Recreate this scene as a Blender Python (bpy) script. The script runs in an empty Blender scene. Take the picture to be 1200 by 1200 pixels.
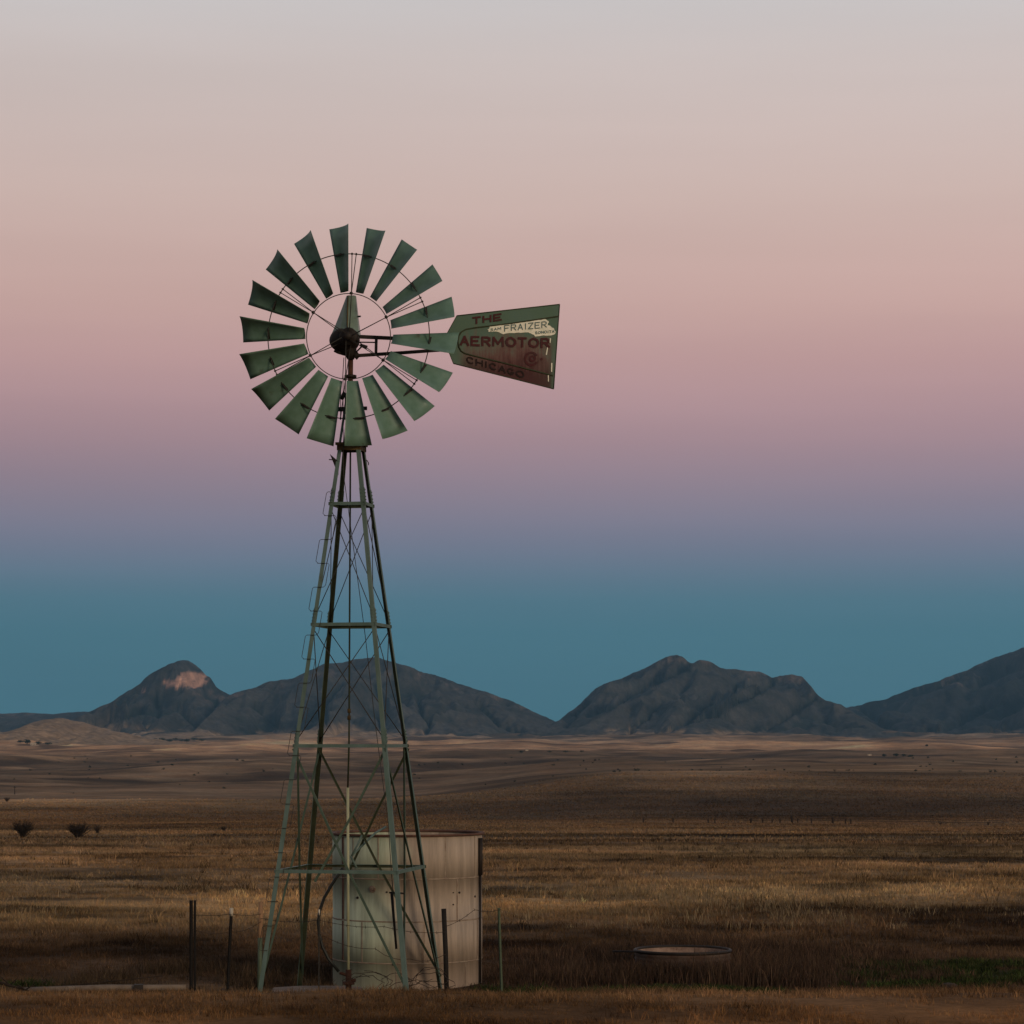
import bpy, math, random
import numpy as np
from mathutils import Vector, Matrix

random.seed(7)
RNG = np.random.default_rng(11)
F = 3010.0          # focal length in photo pixels (1200 px frame)
HZ = 870.0          # horizon row
CAM_H = 3.41
scene = bpy.context.scene
COL = scene.collection
R = math.radians


def at(px, py, Y):
    """world point that a photo pixel shows at depth Y"""
    return Vector(((px - 600.0) * Y / F, Y, CAM_H - (py - HZ) * Y / F))


# ------------------------------------------------------------------ noise
def _hash(ix, iy, seed):
    h = (ix.astype(np.int64) * 374761393 + iy.astype(np.int64) * 668265263 + seed * 982451653) & 0xFFFFFFFF
    h = ((h ^ (h >> 13)) * 1274126177) & 0xFFFFFFFF
    h = (h ^ (h >> 16)) & 0xFFFFFF
    return h / float(0xFFFFFF)


def vnoise(x, y, seed=0):
    x = np.asarray(x, dtype=np.float64); y = np.asarray(y, dtype=np.float64)
    ix = np.floor(x); iy = np.floor(y)
    fx = x - ix; fy = y - iy
    fx = fx * fx * fx * (fx * (fx * 6 - 15) + 10); fy = fy * fy * fy * (fy * (fy * 6 - 15) + 10)
    a = _hash(ix, iy, seed); b = _hash(ix + 1, iy, seed)
    c = _hash(ix, iy + 1, seed); d = _hash(ix + 1, iy + 1, seed)
    return (a * (1 - fx) + b * fx) * (1 - fy) + (c * (1 - fx) + d * fx) * fy


def fbm(x, y, seed=0, octv=4, gain=0.5):
    s = 0.0; a = 1.0; t = 0.0; fr = 1.0
    for o in range(octv):
        ca, sa = math.cos(o * 0.7), math.sin(o * 0.7)
        s = s + a * vnoise((x * ca - y * sa) * fr, (x * sa + y * ca) * fr, seed + 17 * o)
        t += a; a *= gain; fr *= 2.03
    return s / t


def sstep(a, b, x):
    t = np.clip((x - a) / (b - a), 0, 1)
    return t * t * (3 - 2 * t)


# ------------------------------------------------------------------ materials
def new_mat(name):
    m = bpy.data.materials.new(name); m.use_nodes = True
    nt = m.node_tree
    b = nt.nodes['Principled BSDF']
    return m, nt, b


def paint(name, base, alt, rough=0.6, scale=6.0, rust=None, rust_amt=0.0, rust_scale=5.0,
          metal=0.0, streak=1.0, random_tint=0.0, spec=0.3, bump=0.0):
    """weathered surface: two tones mixed by noise, optional rust blotches"""
    m, nt, b = new_mat(name)
    N, L = nt.nodes, nt.links
    tc = N.new('ShaderNodeTexCoord')
    mp = N.new('ShaderNodeMapping'); mp.inputs['Scale'].default_value = (1, 1, 1 / streak)
    L.new(tc.outputs['Object'], mp.inputs['Vector'])
    n1 = N.new('ShaderNodeTexNoise'); n1.inputs['Scale'].default_value = scale; n1.inputs['Detail'].default_value = 6
    n1.inputs['Roughness'].default_value = 0.65
    L.new(mp.outputs[0], n1.inputs['Vector'])
    r1 = N.new('ShaderNodeMapRange'); r1.inputs[1].default_value = 0.35; r1.inputs[2].default_value = 0.66
    L.new(n1.outputs['Fac'], r1.inputs[0])
    mx = N.new('ShaderNodeMix'); mx.data_type = 'RGBA'
    mx.inputs[6].default_value = (*base, 1); mx.inputs[7].default_value = (*alt, 1)
    L.new(r1.outputs[0], mx.inputs[0])
    out = mx.outputs[2]
    if random_tint:
        oi = N.new('ShaderNodeObjectInfo')
        mr = N.new('ShaderNodeMapRange'); mr.inputs[3].default_value = 1 - random_tint; mr.inputs[4].default_value = 1 + random_tint
        L.new(oi.outputs['Random'], mr.inputs[0])
        vm = N.new('ShaderNodeVectorMath'); vm.operation = 'SCALE'
        L.new(out, vm.inputs[0]); L.new(mr.outputs[0], vm.inputs['Scale'])
        out = vm.outputs[0]
    if rust is not None:
        n2 = N.new('ShaderNodeTexNoise'); n2.inputs['Scale'].default_value = rust_scale; n2.inputs['Detail'].default_value = 8
        n2.inputs['Roughness'].default_value = 0.7; n2.inputs['Distortion'].default_value = 0.4
        if random_tint:
            n2.noise_dimensions = '4D'
            mm = N.new('ShaderNodeMath'); mm.operation = 'MULTIPLY'; mm.inputs[1].default_value = 40
            L.new(oi.outputs['Random'], mm.inputs[0]); L.new(mm.outputs[0], n2.inputs['W'])
        L.new(mp.outputs[0], n2.inputs['Vector'])
        r2 = N.new('ShaderNodeMapRange')
        r2.inputs[1].default_value = 0.72 - 0.4 * rust_amt; r2.inputs[2].default_value = 0.85 - 0.4 * rust_amt
        L.new(n2.outputs['Fac'], r2.inputs[0])
        m2 = N.new('ShaderNodeMix'); m2.data_type = 'RGBA'
        L.new(r2.outputs[0], m2.inputs[0]); L.new(out, m2.inputs[6]); m2.inputs[7].default_value = (*rust, 1)
        out = m2.outputs[2]
    L.new(out, b.inputs['Base Color'])
    b.inputs['Roughness'].default_value = rough
    b.inputs['Metallic'].default_value = metal
    b.inputs['Specular IOR Level'].default_value = spec
    if bump:
        bp = N.new('ShaderNodeBump'); bp.inputs['Strength'].default_value = bump; bp.inputs['Distance'].default_value = 0.01
        L.new(n1.outputs['Fac'], bp.inputs['Height']); L.new(bp.outputs[0], b.inputs['Normal'])
    return m


def col_mat(name, scales=((3.0, 0.3), (0.3, 0.2)), rough=1.0, bump=0.0, translucent=0.0, coord='Object'):
    """colour from the mesh's own colour attribute, varied by noise at several sizes"""
    m, nt, b = new_mat(name)
    N, L = nt.nodes, nt.links
    at_ = N.new('ShaderNodeAttribute'); at_.attribute_name = 'Col'
    out = at_.outputs['Color']
    tc = N.new('ShaderNodeTexCoord')
    first = None
    for sc, amp in scales:
        n = N.new('ShaderNodeTexNoise'); n.inputs['Scale'].default_value = sc; n.inputs['Detail'].default_value = 5
        n.inputs['Roughness'].default_value = 0.7
        L.new(tc.outputs[coord], n.inputs['Vector'])
        if first is None: first = n
        mr = N.new('ShaderNodeMapRange'); mr.inputs[1].default_value = 0.3; mr.inputs[2].default_value = 0.7
        mr.inputs[3].default_value = 1 - amp; mr.inputs[4].default_value = 1 + amp
        L.new(n.outputs['Fac'], mr.inputs[0])
        vm = N.new('ShaderNodeVectorMath'); vm.operation = 'SCALE'
        L.new(out, vm.inputs[0]); L.new(mr.outputs[0], vm.inputs['Scale'])
        out = vm.outputs[0]
    L.new(out, b.inputs['Base Color'])
    b.inputs['Roughness'].default_value = rough
    b.inputs['Specular IOR Level'].default_value = 0.05
    if bump and first is not None:
        bp = N.new('ShaderNodeBump'); bp.inputs['Strength'].default_value = bump; bp.inputs['Distance'].default_value = 0.1
        L.new(first.outputs['Fac'], bp.inputs['Height']); L.new(bp.outputs[0], b.inputs['Normal'])
    return m


# ------------------------------------------------------------------ mesh helpers
def mesh_np(name, verts, faces, mat, col=None, smooth=True, parent=None):
    """faces: (n,3) or (n,4) int array"""
    verts = np.asarray(verts, dtype=np.float32); faces = np.asarray(faces, dtype=np.int32)
    me = bpy.data.meshes.new(name)
    k = faces.shape[1]
    me.vertices.add(len(verts)); me.vertices.foreach_set('co', verts.ravel())
    me.loops.add(faces.size); me.loops.foreach_set('vertex_index', faces.ravel())
    me.polygons.add(len(faces))
    me.polygons.foreach_set('loop_start', np.arange(0, faces.size, k, dtype=np.int32))
    me.update(calc_edges=True)
    if smooth:
        me.polygons.foreach_set('use_smooth', np.ones(len(faces), dtype=bool))
    if col is not None:
        ca = me.color_attributes.new('Col', 'FLOAT_COLOR', 'POINT')
        c4 = np.ones((len(verts), 4), dtype=np.float32); c4[:, :3] = col
        ca.data.foreach_set('color', c4.ravel())
    me.materials.append(mat)
    o = bpy.data.objects.new(name, me); COL.objects.link(o)
    if parent is not None: o.parent = parent
    return o


class MB:
    def __init__(self, origin=(0, 0, 0)):
        self.v = []; self.f = []; self.m = []; self.s = []; self.o = Vector(origin)

    def add(self, vs, fs, mi=0, smooth=False):
        b = len(self.v)
        self.v += [tuple(Vector(p)) for p in vs]
        for f in fs:
            self.f.append([b + i for i in f]); self.m.append(mi); self.s.append(smooth)
        return self

    def box(self, c, sx, sy, sz, rz=0.0, mi=0):
        c = Vector(c); ca, sa = math.cos(rz), math.sin(rz)
        vs = []
        for z in (-.5, .5):
            for x, y in ((-.5, -.5), (.5, -.5), (.5, .5), (-.5, .5)):
                X, Y = x * sx, y * sy
                vs.append(c + Vector((X * ca - Y * sa, X * sa + Y * ca, z * sz)))
        return self.add(vs, [(3, 2, 1, 0), (4, 5, 6, 7), (0, 1, 5, 4), (1, 2, 6, 5), (2, 3, 7, 6), (3, 0, 4, 7)], mi)

    def prism(self, sec, p, q, mi=None):
        """extrude section given as list of vectors (offsets) from p to q"""
        n = len(sec); p = Vector(p); q = Vector(q)
        vs = [p + s for s in sec] + [q + s for s in sec]
        mi = mi or [0] * n
        for i in range(n):
            j = (i + 1) % n
            self.add([vs[i], vs[j], vs[n + j], vs[n + i]], [(0, 1, 2, 3)], mi[i])
        self.add(vs[:n], [tuple(range(n))[::-1]], mi[0]); self.add(vs[n:], [tuple(range(n))], mi[0])
        return self

    def angle(self, p, q, w, t, d1, d2):
        """angle iron: outer corner on the line p-q, flanges along d1 and d2; inside faces get slot 1"""
        d1 = Vector(d1).normalized(); d2 = Vector(d2).normalized()
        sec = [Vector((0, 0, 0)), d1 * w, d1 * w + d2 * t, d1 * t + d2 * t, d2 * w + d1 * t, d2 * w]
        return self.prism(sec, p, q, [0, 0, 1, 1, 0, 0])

    def bar(self, p, q, w, h, side):
        p = Vector(p); q = Vector(q); ax = (q - p).normalized()
        u = (Vector(side) - ax * ax.dot(Vector(side))).normalized(); v = ax.cross(u)
        sec = [u * w / 2 + v * h / 2, -u * w / 2 + v * h / 2, -u * w / 2 - v * h / 2, u * w / 2 - v * h / 2]
        return self.prism(sec, p, q)

    def tube(self, pts, r, n=8, mi=0, caps=True):
        pts = [Vector(p) for p in pts]
        rr = r if isinstance(r, (list, tuple)) else [r] * len(pts)
        b = len(self.v); prev = None
        for i, p in enumerate(pts):
            a = (pts[min(i + 1, len(pts) - 1)] - pts[max(i - 1, 0)])
            if a.length < 1e-9: a = Vector((0, 0, 1))
            a.normalize()
            if prev is None:
                h = Vector((0, 0, 1)) if abs(a.z) < .9 else Vector((1, 0, 0))
                u = a.cross(h).normalized()
            else:
                u = (prev - a * a.dot(prev)).normalized()
            prev = u; w = a.cross(u)
            for k in range(n):
                t = 2 * math.pi * k / n
                self.v.append(tuple(p + (u * math.cos(t) + w * math.sin(t)) * rr[i]))
        for i in range(len(pts) - 1):
            for k in range(n):
                k2 = (k + 1) % n
                self.f.append([b + i * n + k, b + i * n + k2, b + (i + 1) * n + k2, b + (i + 1) * n + k]); self.m.append(mi); self.s.append(True)
        if caps:
            self.f.append([b + k for k in range(n)][::-1]); self.m.append(mi); self.s.append(False)
            e = b + (len(pts) - 1) * n
            self.f.append([e + k for k in range(n)]); self.m.append(mi); self.s.append(False)
        return self

    def lathe(self, c, prof, n=48, axis='z', mi=0, closed=False, smooth=True):
        c = Vector(c); b = len(self.v)
        for (r, h) in prof:
            for k in range(n):
                t = 2 * math.pi * k / n
                if axis == 'z': p = Vector((r * math.cos(t), r * math.sin(t), h))
                else: p = Vector((r * math.cos(t), h, r * math.sin(t)))
                self.v.append(tuple(c + p))
        m = len(prof)
        for i in range(m if closed else m - 1):
            i2 = (i + 1) % m
            for k in range(n):
                k2 = (k + 1) % n
                self.f.append([b + i * n + k, b + i * n + k2, b + i2 * n + k2, b + i2 * n + k]); self.m.append(mi); self.s.append(smooth)
        return self

    def build(self, name, mat, parent=None, origin=None):
        o = self.o if origin is None else Vector(origin)
        me = bpy.data.meshes.new(name)
        me.from_pydata([(a - o.x, b - o.y, c - o.z) for a, b, c in self.v], [], self.f)
        for mm in (mat if isinstance(mat, (list, tuple)) else [mat]): me.materials.append(mm)
        me.polygons.foreach_set('material_index', self.m)
        me.polygons.foreach_set('use_smooth', self.s)
        me.update()
        ob = bpy.data.objects.new(name, me); COL.objects.link(ob)
        if parent is not None: ob.parent = parent
        else: ob.location = o
        return ob


def tag(o, label, cat, group=None, kind=None):
    o['label'] = label; o['category'] = cat
    if group: o['group'] = group
    if kind: o['kind'] = kind
    return o


def structure(o):
    o['kind'] = 'structure'; return o


def empty(name, loc, label, cat, group=None):
    o = bpy.data.objects.new(name, None); COL.objects.link(o); o.location = loc
    o.empty_display_size = 0.3
    return tag(o, label, cat, group)


# ------------------------------------------------------------------ terrain
NEAR = [(0, .30), (20, .25), (29, .22), (32, .20), (33.6, .13), (35.2, -.06), (36.2, -.18), (45, -.20), (62, -.35),
        (100, -1.1), (150, -2.6), (250, -5.7), (350, -8.4), (450, -11.0)]
LEFT = NEAR + [(560, -12.9), (700, -12.2), (850, -16), (1000, -17), (1500, -17), (2600, -8), (4000, -1), (5500, 8), (7000, 20), (14000, 50)]
RIGHT = NEAR + [(550, -12), (700, -9.5), (850, -6.6), (1000, -8), (1500, -9.5), (2600, -6), (4000, -1), (5500, 8), (7000, 20), (14000, 50)]


def interp_log(d, pts):
    xs = np.log(np.array([p[0] + 5 for p in pts], dtype=float)); ys = np.array([p[1] for p in pts], dtype=float)
    # monotone-ish smooth interpolation: average of linear interpolation over a small window
    ld = np.log(d + 5)
    s = 0
    for k in (-1.5, -.75, 0, .75, 1.5):
        s = s + np.interp(ld + k * 0.012, xs, ys)
    return s / 5


def ground_z(x, y):
    x = np.asarray(x, float); y = np.asarray(y, float)
    r = np.hypot(x, y)
    ang = np.abs(np.arctan2(x, y))
    k = 1 - sstep(0.45, 0.9, ang)
    d = np.maximum(y, 0) * k + r * (1 - k)
    d = np.maximum(d, 0)
    az = x / np.maximum(y, 1.0)
    az = np.where(y > 0, az, np.sign(x) * 9)
    px = 600 + F * az
    kr = sstep(420, 760, px + 80 * (fbm(r / 300, az * 4, 5) - .5))
    z = interp_log(d, LEFT) * (1 - kr) + interp_log(d, RIGHT) * kr
    amp = np.clip((d - 60) / 400, 0, 1)
    z = z + amp * 1.1 * (fbm(x / 170, y / 140, 3, 3) - .5) * 2
    z = z + np.clip((d - 300) / 500, 0, 1) * 1.1 * (fbm(x / 60, y / 80, 13, 3) - .5) * 2
    z = z + sstep(3600, 5200, d) * 9 * (fbm(x / 420, y / 500, 15, 3) - .45) * 2
    z = z + np.clip((d - 750) / 900, 0, 1) * 8.5 * (fbm(x / 170, y / 330, 9, 4) - .5) * 2 * (1 + .6 * np.clip((d - 2500) / 3000, 0, 1.5))
    z = z + (0.05 + 0.12 * np.clip((d - 45) / 100, 0, 1)) * (fbm(x / 6, y / 6, 21, 3) - .5) * 2
    z = z + 0.035 * (fbm(x / 0.9, y / 0.9, 22, 2) - .5) * 2 * (1 - sstep(60, 120, d))
    return z


def gz(x, y):
    return float(ground_z(np.array([x]), np.array([y]))[0])


# base colours of the country at growing distance (dry grass, weeds, straw ...)
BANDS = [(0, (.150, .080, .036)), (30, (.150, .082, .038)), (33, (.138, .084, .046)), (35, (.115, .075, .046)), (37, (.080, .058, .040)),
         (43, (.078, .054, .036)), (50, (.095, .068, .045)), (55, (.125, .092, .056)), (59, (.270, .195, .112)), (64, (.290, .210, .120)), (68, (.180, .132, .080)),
         (80, (.165, .122, .078)), (100, (.170, .126, .080)), (110, (.190, .142, .092)), (150, (.165, .120, .078)), (185, (.160, .115, .076)),
         (215, (.170, .125, .082)), (245, (.090, .066, .042)), (262, (.105, .076, .048)), (300, (.165, .115, .070)), (420, (.150, .105, .067))]
BAND_L = BANDS + [(520, (.135, .092, .056)), (600, (.150, .102, .062)), (680, (.225, .158, .096)), (720, (.195, .138, .088)), (850, (.140, .104, .074)),
                  (1100, (.160, .116, .080)), (1800, (.180, .130, .088)), (2400, (.200, .142, .094)), (2900, (.400, .262, .165)), (4000, (.420, .275, .175)),
                  (5200, (.300, .215, .145)), (6500, (.24, .18, .125)), (14000, (.2, .16, .12))]
BAND_R = BANDS + [(470, (.135, .092, .060)), (520, (.085, .062, .045)), (640, (.090, .066, .047)), (760, (.112, .082, .056)), (860, (.150, .108, .070)),
                  (1050, (.145, .104, .070)), (1800, (.180, .130, .088)), (2400, (.200, .142, .094)), (2900, (.400, .262, .165)), (4000, (.420, .275, .175)),
                  (5200, (.300, .215, .145)), (6500, (.24, .18, .125)), (14000, (.2, .16, .12))]


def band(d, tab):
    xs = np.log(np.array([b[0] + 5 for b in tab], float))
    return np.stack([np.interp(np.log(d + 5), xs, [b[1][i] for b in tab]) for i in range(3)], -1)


def ground_col(x, y):
    x = np.asarray(x, float); y = np.asarray(y, float)
    r = np.hypot(x, y); k = 1 - sstep(0.45, 0.9, np.abs(np.arctan2(x, y)))
    d = np.maximum(np.maximum(y, 0) * k + r * (1 - k), 0)
    az = np.where(y > 0, x / np.maximum(y, 1.0), np.sign(x) * 9)
    px = 600 + F * az
    # wander the band edges so that they are not ruled lines
    dw = d * (1 + 0.10 * (fbm(x / 9, y / 9, 31, 3) - .5) + 0.12 * (fbm(x / (d * .08 + 3), y / (d * .08 + 3) * .6, 33, 3) - .5) * sstep(40, 60, d))
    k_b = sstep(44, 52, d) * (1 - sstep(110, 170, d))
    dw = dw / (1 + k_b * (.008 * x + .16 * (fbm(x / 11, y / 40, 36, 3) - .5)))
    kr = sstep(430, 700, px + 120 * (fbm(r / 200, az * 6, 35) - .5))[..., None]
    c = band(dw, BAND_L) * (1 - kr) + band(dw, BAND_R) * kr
    # patches
    s1 = fbm(x / 2.2, y / 2.2, 41, 4); s2 = fbm(x / 13, y / 11, 42, 4); s3 = fbm(x / 70, y / 60, 43, 4); s4 = fbm(x / 330, y / 260, 44, 5)
    w1 = (1 - sstep(60, 160, d)); w2 = sstep(30, 60, d) * (1 - sstep(200, 600, d)); w3 = sstep(90, 220, d) * (1 - sstep(1500, 3500, d)); w4 = sstep(500, 1200, d)
    f = 1 + 2.3 * (s1 - .5) * w1 + 2.0 * (s2 - .5) * w2 + 1.6 * (s3 - .5) * w3 + 2.0 * (s4 - .5) * w4
    # dark scrub patches in the distance
    scrub = sstep(.57, .66, s4) * sstep(800, 1300, d) * (1 - sstep(2600, 3200, d) * .75)
    scrub2 = sstep(.57, .64, fbm(x / 150, y / 420, 47, 4) + .07 * sstep(4000, 5500, d)) * sstep(2400, 3200, d)
    f = f * (1 - .5 * scrub) * (1 - .65 * scrub2)
    f = f * (1 + 1.5 * (fbm(x / 60, y / 95, 48, 4) - .5) * sstep(440, 700, d))
    draw = 1 - sstep(.40, .52, fbm(x / 170, y / 330, 9, 4) + .25 * (fbm(x / 40, y / 60, 49, 3) - .5))
    f = f * (1 - .42 * draw * sstep(850, 1300, d) * (1 - .5 * sstep(2600, 3400, d)))
    c = c * np.clip(f, .3, 1.9)[..., None]
    c = c * np.array([1.08, .97, .84])
    # reddish / olive drift of hue
    h = (fbm(x / 17, y / 15, 51, 3) - .5)[..., None]
    c = c * (1 + h * np.array([.25, -.02, -.25]))
    # bare dark soil with reddish weeds round the stock tank, left ground by the tower
    weed = np.exp(-((x - 3.2) / 4.2) ** 2) * sstep(36.2, 37.2, y) * (1 - sstep(42.5, 46, y))
    weed = np.clip(weed * 1.6, 0, 1)[..., None] * (.25 + .75 * sstep(.35, .6, s1))[..., None]
    c = c * (1 - weed) + weed * np.array([.048, .030, .021]) * np.clip(.6 + .9 * s1, .5, 1.4)[..., None]
    gm = sstep(1010, 1040, px) * sstep(36.9, 37.6, y) * (1 - sstep(41.5, 43, y)) * sstep(.40, .60, fbm(x / 1.4, y / 1.0, 66, 3))
    gm = np.clip(gm, 0, 1)[..., None] * .8
    c = c * (1 - gm) + gm * np.array([.035, .046, .016])
    # dark verge crossing the right half
    vg = np.exp(-((d - 258 - (px - 900) * .02) / 9) ** 2) * sstep(700, 860, px) * (1 - sstep(1180, 1260, px))
    c = c * (1 - .62 * np.clip(vg, 0, 1)[..., None])
    vg2 = np.exp(-((d - 122 + (px - 1080) * .01) / 2.6) ** 2) * sstep(960, 1010, px) * (1 - sstep(1120, 1160, px))
    c = c * (1 - .6 * np.clip(vg2, 0, 1)[..., None])
    vg3 = np.exp(-((d - 238) / 8) ** 2) * (1 - sstep(130, 190, px))
    c = c * (1 - .6 * np.clip(vg3, 0, 1)[..., None])
    return np.clip(c, .01, .6)


M_ground = col_mat('ground_soil_and_grass', ((9.0, .30), (1.7, .24), (0.30, .20), (0.06, .24), (0.014, .22)), bump=0.5)

dense = np.radians(np.linspace(-14, 14, 700))
side = np.radians(np.concatenate([14 + np.cumsum(np.linspace(.06, 4.2, 78)), []]))
side = side[side < math.pi - .02]
angs = np.concatenate([-side[::-1], dense, side])
rr = [1.5]
while rr[-1] < 14500: rr.append(rr[-1] * ((1.0065 if 500 < rr[-1] < 5500 else 1.0115) if rr[-1] > 24 else 1.05))
rr = np.array(rr)
AA, RR = np.meshgrid(angs, rr)
gx = RR * np.sin(AA); gy = RR * np.cos(AA)
gzv = ground_z(gx, gy)
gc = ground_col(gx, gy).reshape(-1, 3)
nr, na = gx.shape
idx = np.arange(nr * na).reshape(nr, na)
q = np.stack([idx[:-1, :-1], idx[:-1, 1:], idx[1:, 1:], idx[1:, :-1]], -1).reshape(-1, 4)
q2 = np.stack([idx[:-1, -1], idx[:-1, 0], idx[1:, 0], idx[1:, -1]], -1).reshape(-1, 4)
gv = np.stack([gx, gy, gzv], -1).reshape(-1, 3)
# close the hub under the camera
gv = np.vstack([gv, [[0, 0, float(gzv[0].mean())]]]); gc = np.vstack([gc, gc[:1]])
hub = len(gv) - 1
allq = np.vstack([q, q2])
tri = np.stack([np.full(na, hub), np.roll(idx[0], -1), idx[0], idx[0]], -1)
allq = allq[:, ::-1]
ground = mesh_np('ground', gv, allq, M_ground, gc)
structure(ground)

# ------------------------------------------------------------------ mountains
M_mtn = col_mat('mountain_scrub', ((0.012, .26), (0.045, .28), (0.08, .36), (0.0035, .15)), bump=0.0)


def mountain(name, sil, Yr, Yb, seed, ncol, nrow, shear=0.0, spur=0.22, tan_foot=.18, power=1.25, cliff=None, base_col=(.054, .052, .049), back=1500, feature=300., base=6.0, gullies=()):
    sil = np.array(sil, float)
    px = np.linspace(sil[0, 0], sil[-1, 0], ncol)
    # smooth the silhouette and roughen it a little
    py = np.interp(px, sil[:, 0], sil[:, 1])
    ker = np.hanning(max(5, int(ncol / (sil[-1, 0] - sil[0, 0]) * 5) | 1)); ker /= ker.sum()
    py = np.convolve(np.pad(py, len(ker) // 2, mode='edge'), ker, mode='valid')[:ncol]
    X = (px - 600) * Yr / F
    H = CAM_H - (py - HZ) * Yr / F
    H = H + 4.5 * (fbm(X / 38., X * 0 + seed, seed, 5, .6) - .5) * 2
    t = np.concatenate([-np.linspace(1, .06, 14), np.linspace(0, 1, nrow) ** 0.85])
    T, XX = np.meshgrid(t, X, indexing='ij')
    Hx = np.broadcast_to(H, T.shape)
    Tf = np.clip(T, 0, 1); Tb = np.clip(-T, 0, 1)
    Ybx = Yb - 650 + 1000 * (fbm(XX / 420., XX * 0, seed + 2, 3) - .5)
    Yv = np.where(T >= 0, Yr - (Yr - Ybx) * Tf, Yr + back * Tb)
    # skyline shape slides sideways down the slope (oblique spurs)
    Xs = XX + shear * Tf
    Hs = np.interp(Xs, X, H)
    Hm = Hx * (1 - Tf) + np.minimum(Hs, Hx * 1.25 + 30) * Tf
    prof = .93 * (1 - np.clip(Tf / .80, 0, 1)) ** (power * .95) + .07 * (1 - Tf)
    Yb = Yb
    # spurs and gullies
    ang = .35 * np.sin(XX / 900. + seed)
    u = (XX + shear * Tf * 1.2) / feature
    w = Yv / (feature * 3.2)
    n1 = 1 - np.abs(fbm(u, w, seed + 3, 4, .5) * 2 - 1) * 2
    n2 = (1 - np.abs(fbm(u * 2.6, w * 2.4, seed + 8, 4) * 2 - 1) * 2) - .4
    env = np.clip(Tf * 11, 0, 1) * np.clip((1 - Tf) * 3.2, 0, 1)
    Z = base + (Hm - base) * prof
    n3 = (1 - np.abs(fbm((XX + shear * Tf) / 75., Yv / 110., seed + 13, 4) * 2 - 1) * 2) - .4
    Z = Z + env * (Hm - base) * spur * 1.9 * ((n1 - .45) + .38 * n2) + env * 9 * n3
    Z = np.where(T < 0, base + (Hx - base) * (1 - Tb) ** 1.2, Z)
    # the deep ravines
    rav = np.zeros(T.shape)
    for line in gullies:
        pxv = 600 + F * XX / Yv; pyv = HZ - F * (Z - CAM_H) / Yv
        wob = 5 * (fbm(XX / 60, Yv / 60, seed + 60, 3) - .5)
        best = np.full(T.shape, 1e9)
        for (xa, ya), (xb, yb) in zip(line[:-1], line[1:]):
            vx, vy = xb - xa, yb - ya
            k_ = np.clip(((pxv - xa) * vx + (pyv - ya) * vy) / (vx * vx + vy * vy), 0, 1)
            best = np.minimum(best, np.hypot(pxv - xa - k_ * vx + wob, pyv - ya - k_ * vy + wob * .6))
        rav = np.maximum(rav, np.exp(-(best / 3.2) ** 2) * (T > 0))
    Z = Z - rav * 26
    # never rise above the skyline seen from the tower's side
    Hlim = np.interp(XX * Yr / Yv, X, H)
    lim = CAM_H + (Hlim - CAM_H) * (Yv / Yr)
    Z = np.where(T > 0, np.minimum(Z, lim - 1.0 * np.clip(Tf * 20, 0, 1)), Z)
    v = np.stack([XX, Yv, Z], -1).reshape(-1, 3)
    # colours: scrubby slopes, brush in gullies painted darker to add relief shade, tan grass on the aprons
    g = np.clip(.5 - (n1 - .4) * .9 - (n2 - .1) * .55 - (n3 - .1) * .35, 0, 1)
    s = fbm(XX / 90, (Yv + Z * 3) / 90, seed + 20, 5)
    brush = sstep(.46, .60, s) * .50 + .75 * sstep(.50, .85, g) + .9 * rav * (.5 + s)
    col = np.array(base_col)[None, None] * np.ones(T.shape + (1,))
    col = col * (1 + .7 * (fbm(XX / 260, Yv / 260, seed + 25, 4) - .5))[..., None]
    br = np.clip(brush, 0, 1)[..., None]
    col = col * (1 - br * .88) + br * .88 * np.array([.013, .019, .018])
    rel = (Z - base) / np.maximum(Hm - base, 20)
    foot = (1 - sstep(tan_foot * .35, tan_foot * 1.0, rel + .22 * (fbm(XX / 150, Yv / 200, seed + 28, 4) - .5))) * sstep(.36, .50, fbm(XX / 140, Yv / 110, seed + 29, 4) + .16 * (1 - rel / tan_foot))
    foot = np.clip(foot, 0, 1)[..., None]
    col = col * (1 - foot) + foot * np.array([.27, .19, .125])
    # bare rock near the top
    rock = sstep(.60, .70, fbm(XX / 45, Z / 28, seed + 30, 4)) * sstep(.72, .86, rel) * .5
    col = col * (1 - rock[..., None]) + rock[..., None] * np.array([.15, .11, .09])
    if cliff:
        for (cx, cy, wx, wy, s_) in cliff:
            pxv = 600 + F * XX / Yv; pyv = HZ - F * (Z - CAM_H) / Yv
            e = ((pxv - cx) / wx) ** 2 + ((pyv - cy) / wy) ** 2
            e = e + .55 * (fbm(XX / 22, Z / 16, seed + 40, 4) - .5) * 2
            mk = (1 - sstep(.62, 1.05, e)) * (0.25 + 1.1 * fbm(XX / 13, Z / 90, seed + 41, 3)) * s_
            mk = np.clip(mk, 0, 1)[..., None]
            col = col * (1 - mk) + mk * np.array([.50, .285, .20])
    nr_, nc_ = T.shape
    ii = np.arange(nr_ * nc_).reshape(nr_, nc_)
    f = np.stack([ii[:-1, :-1], ii[1:, :-1], ii[1:, 1:], ii[:-1, 1:]], -1).reshape(-1, 4)[:, ::-1]
    o = mesh_np(name, v, f, M_mtn, np.clip(col.reshape(-1, 3), .006, .6))
    return structure(o)


# far-left low ridge
mountain('mountain', [(-260, 842), (-150, 838), (-60, 835), (0, 836), (30, 835), (60, 837), (95, 834), (130, 836), (180, 846), (240, 858)], 9800, 8200, 61, 260, 60, spur=.2, feature=260)
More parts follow.
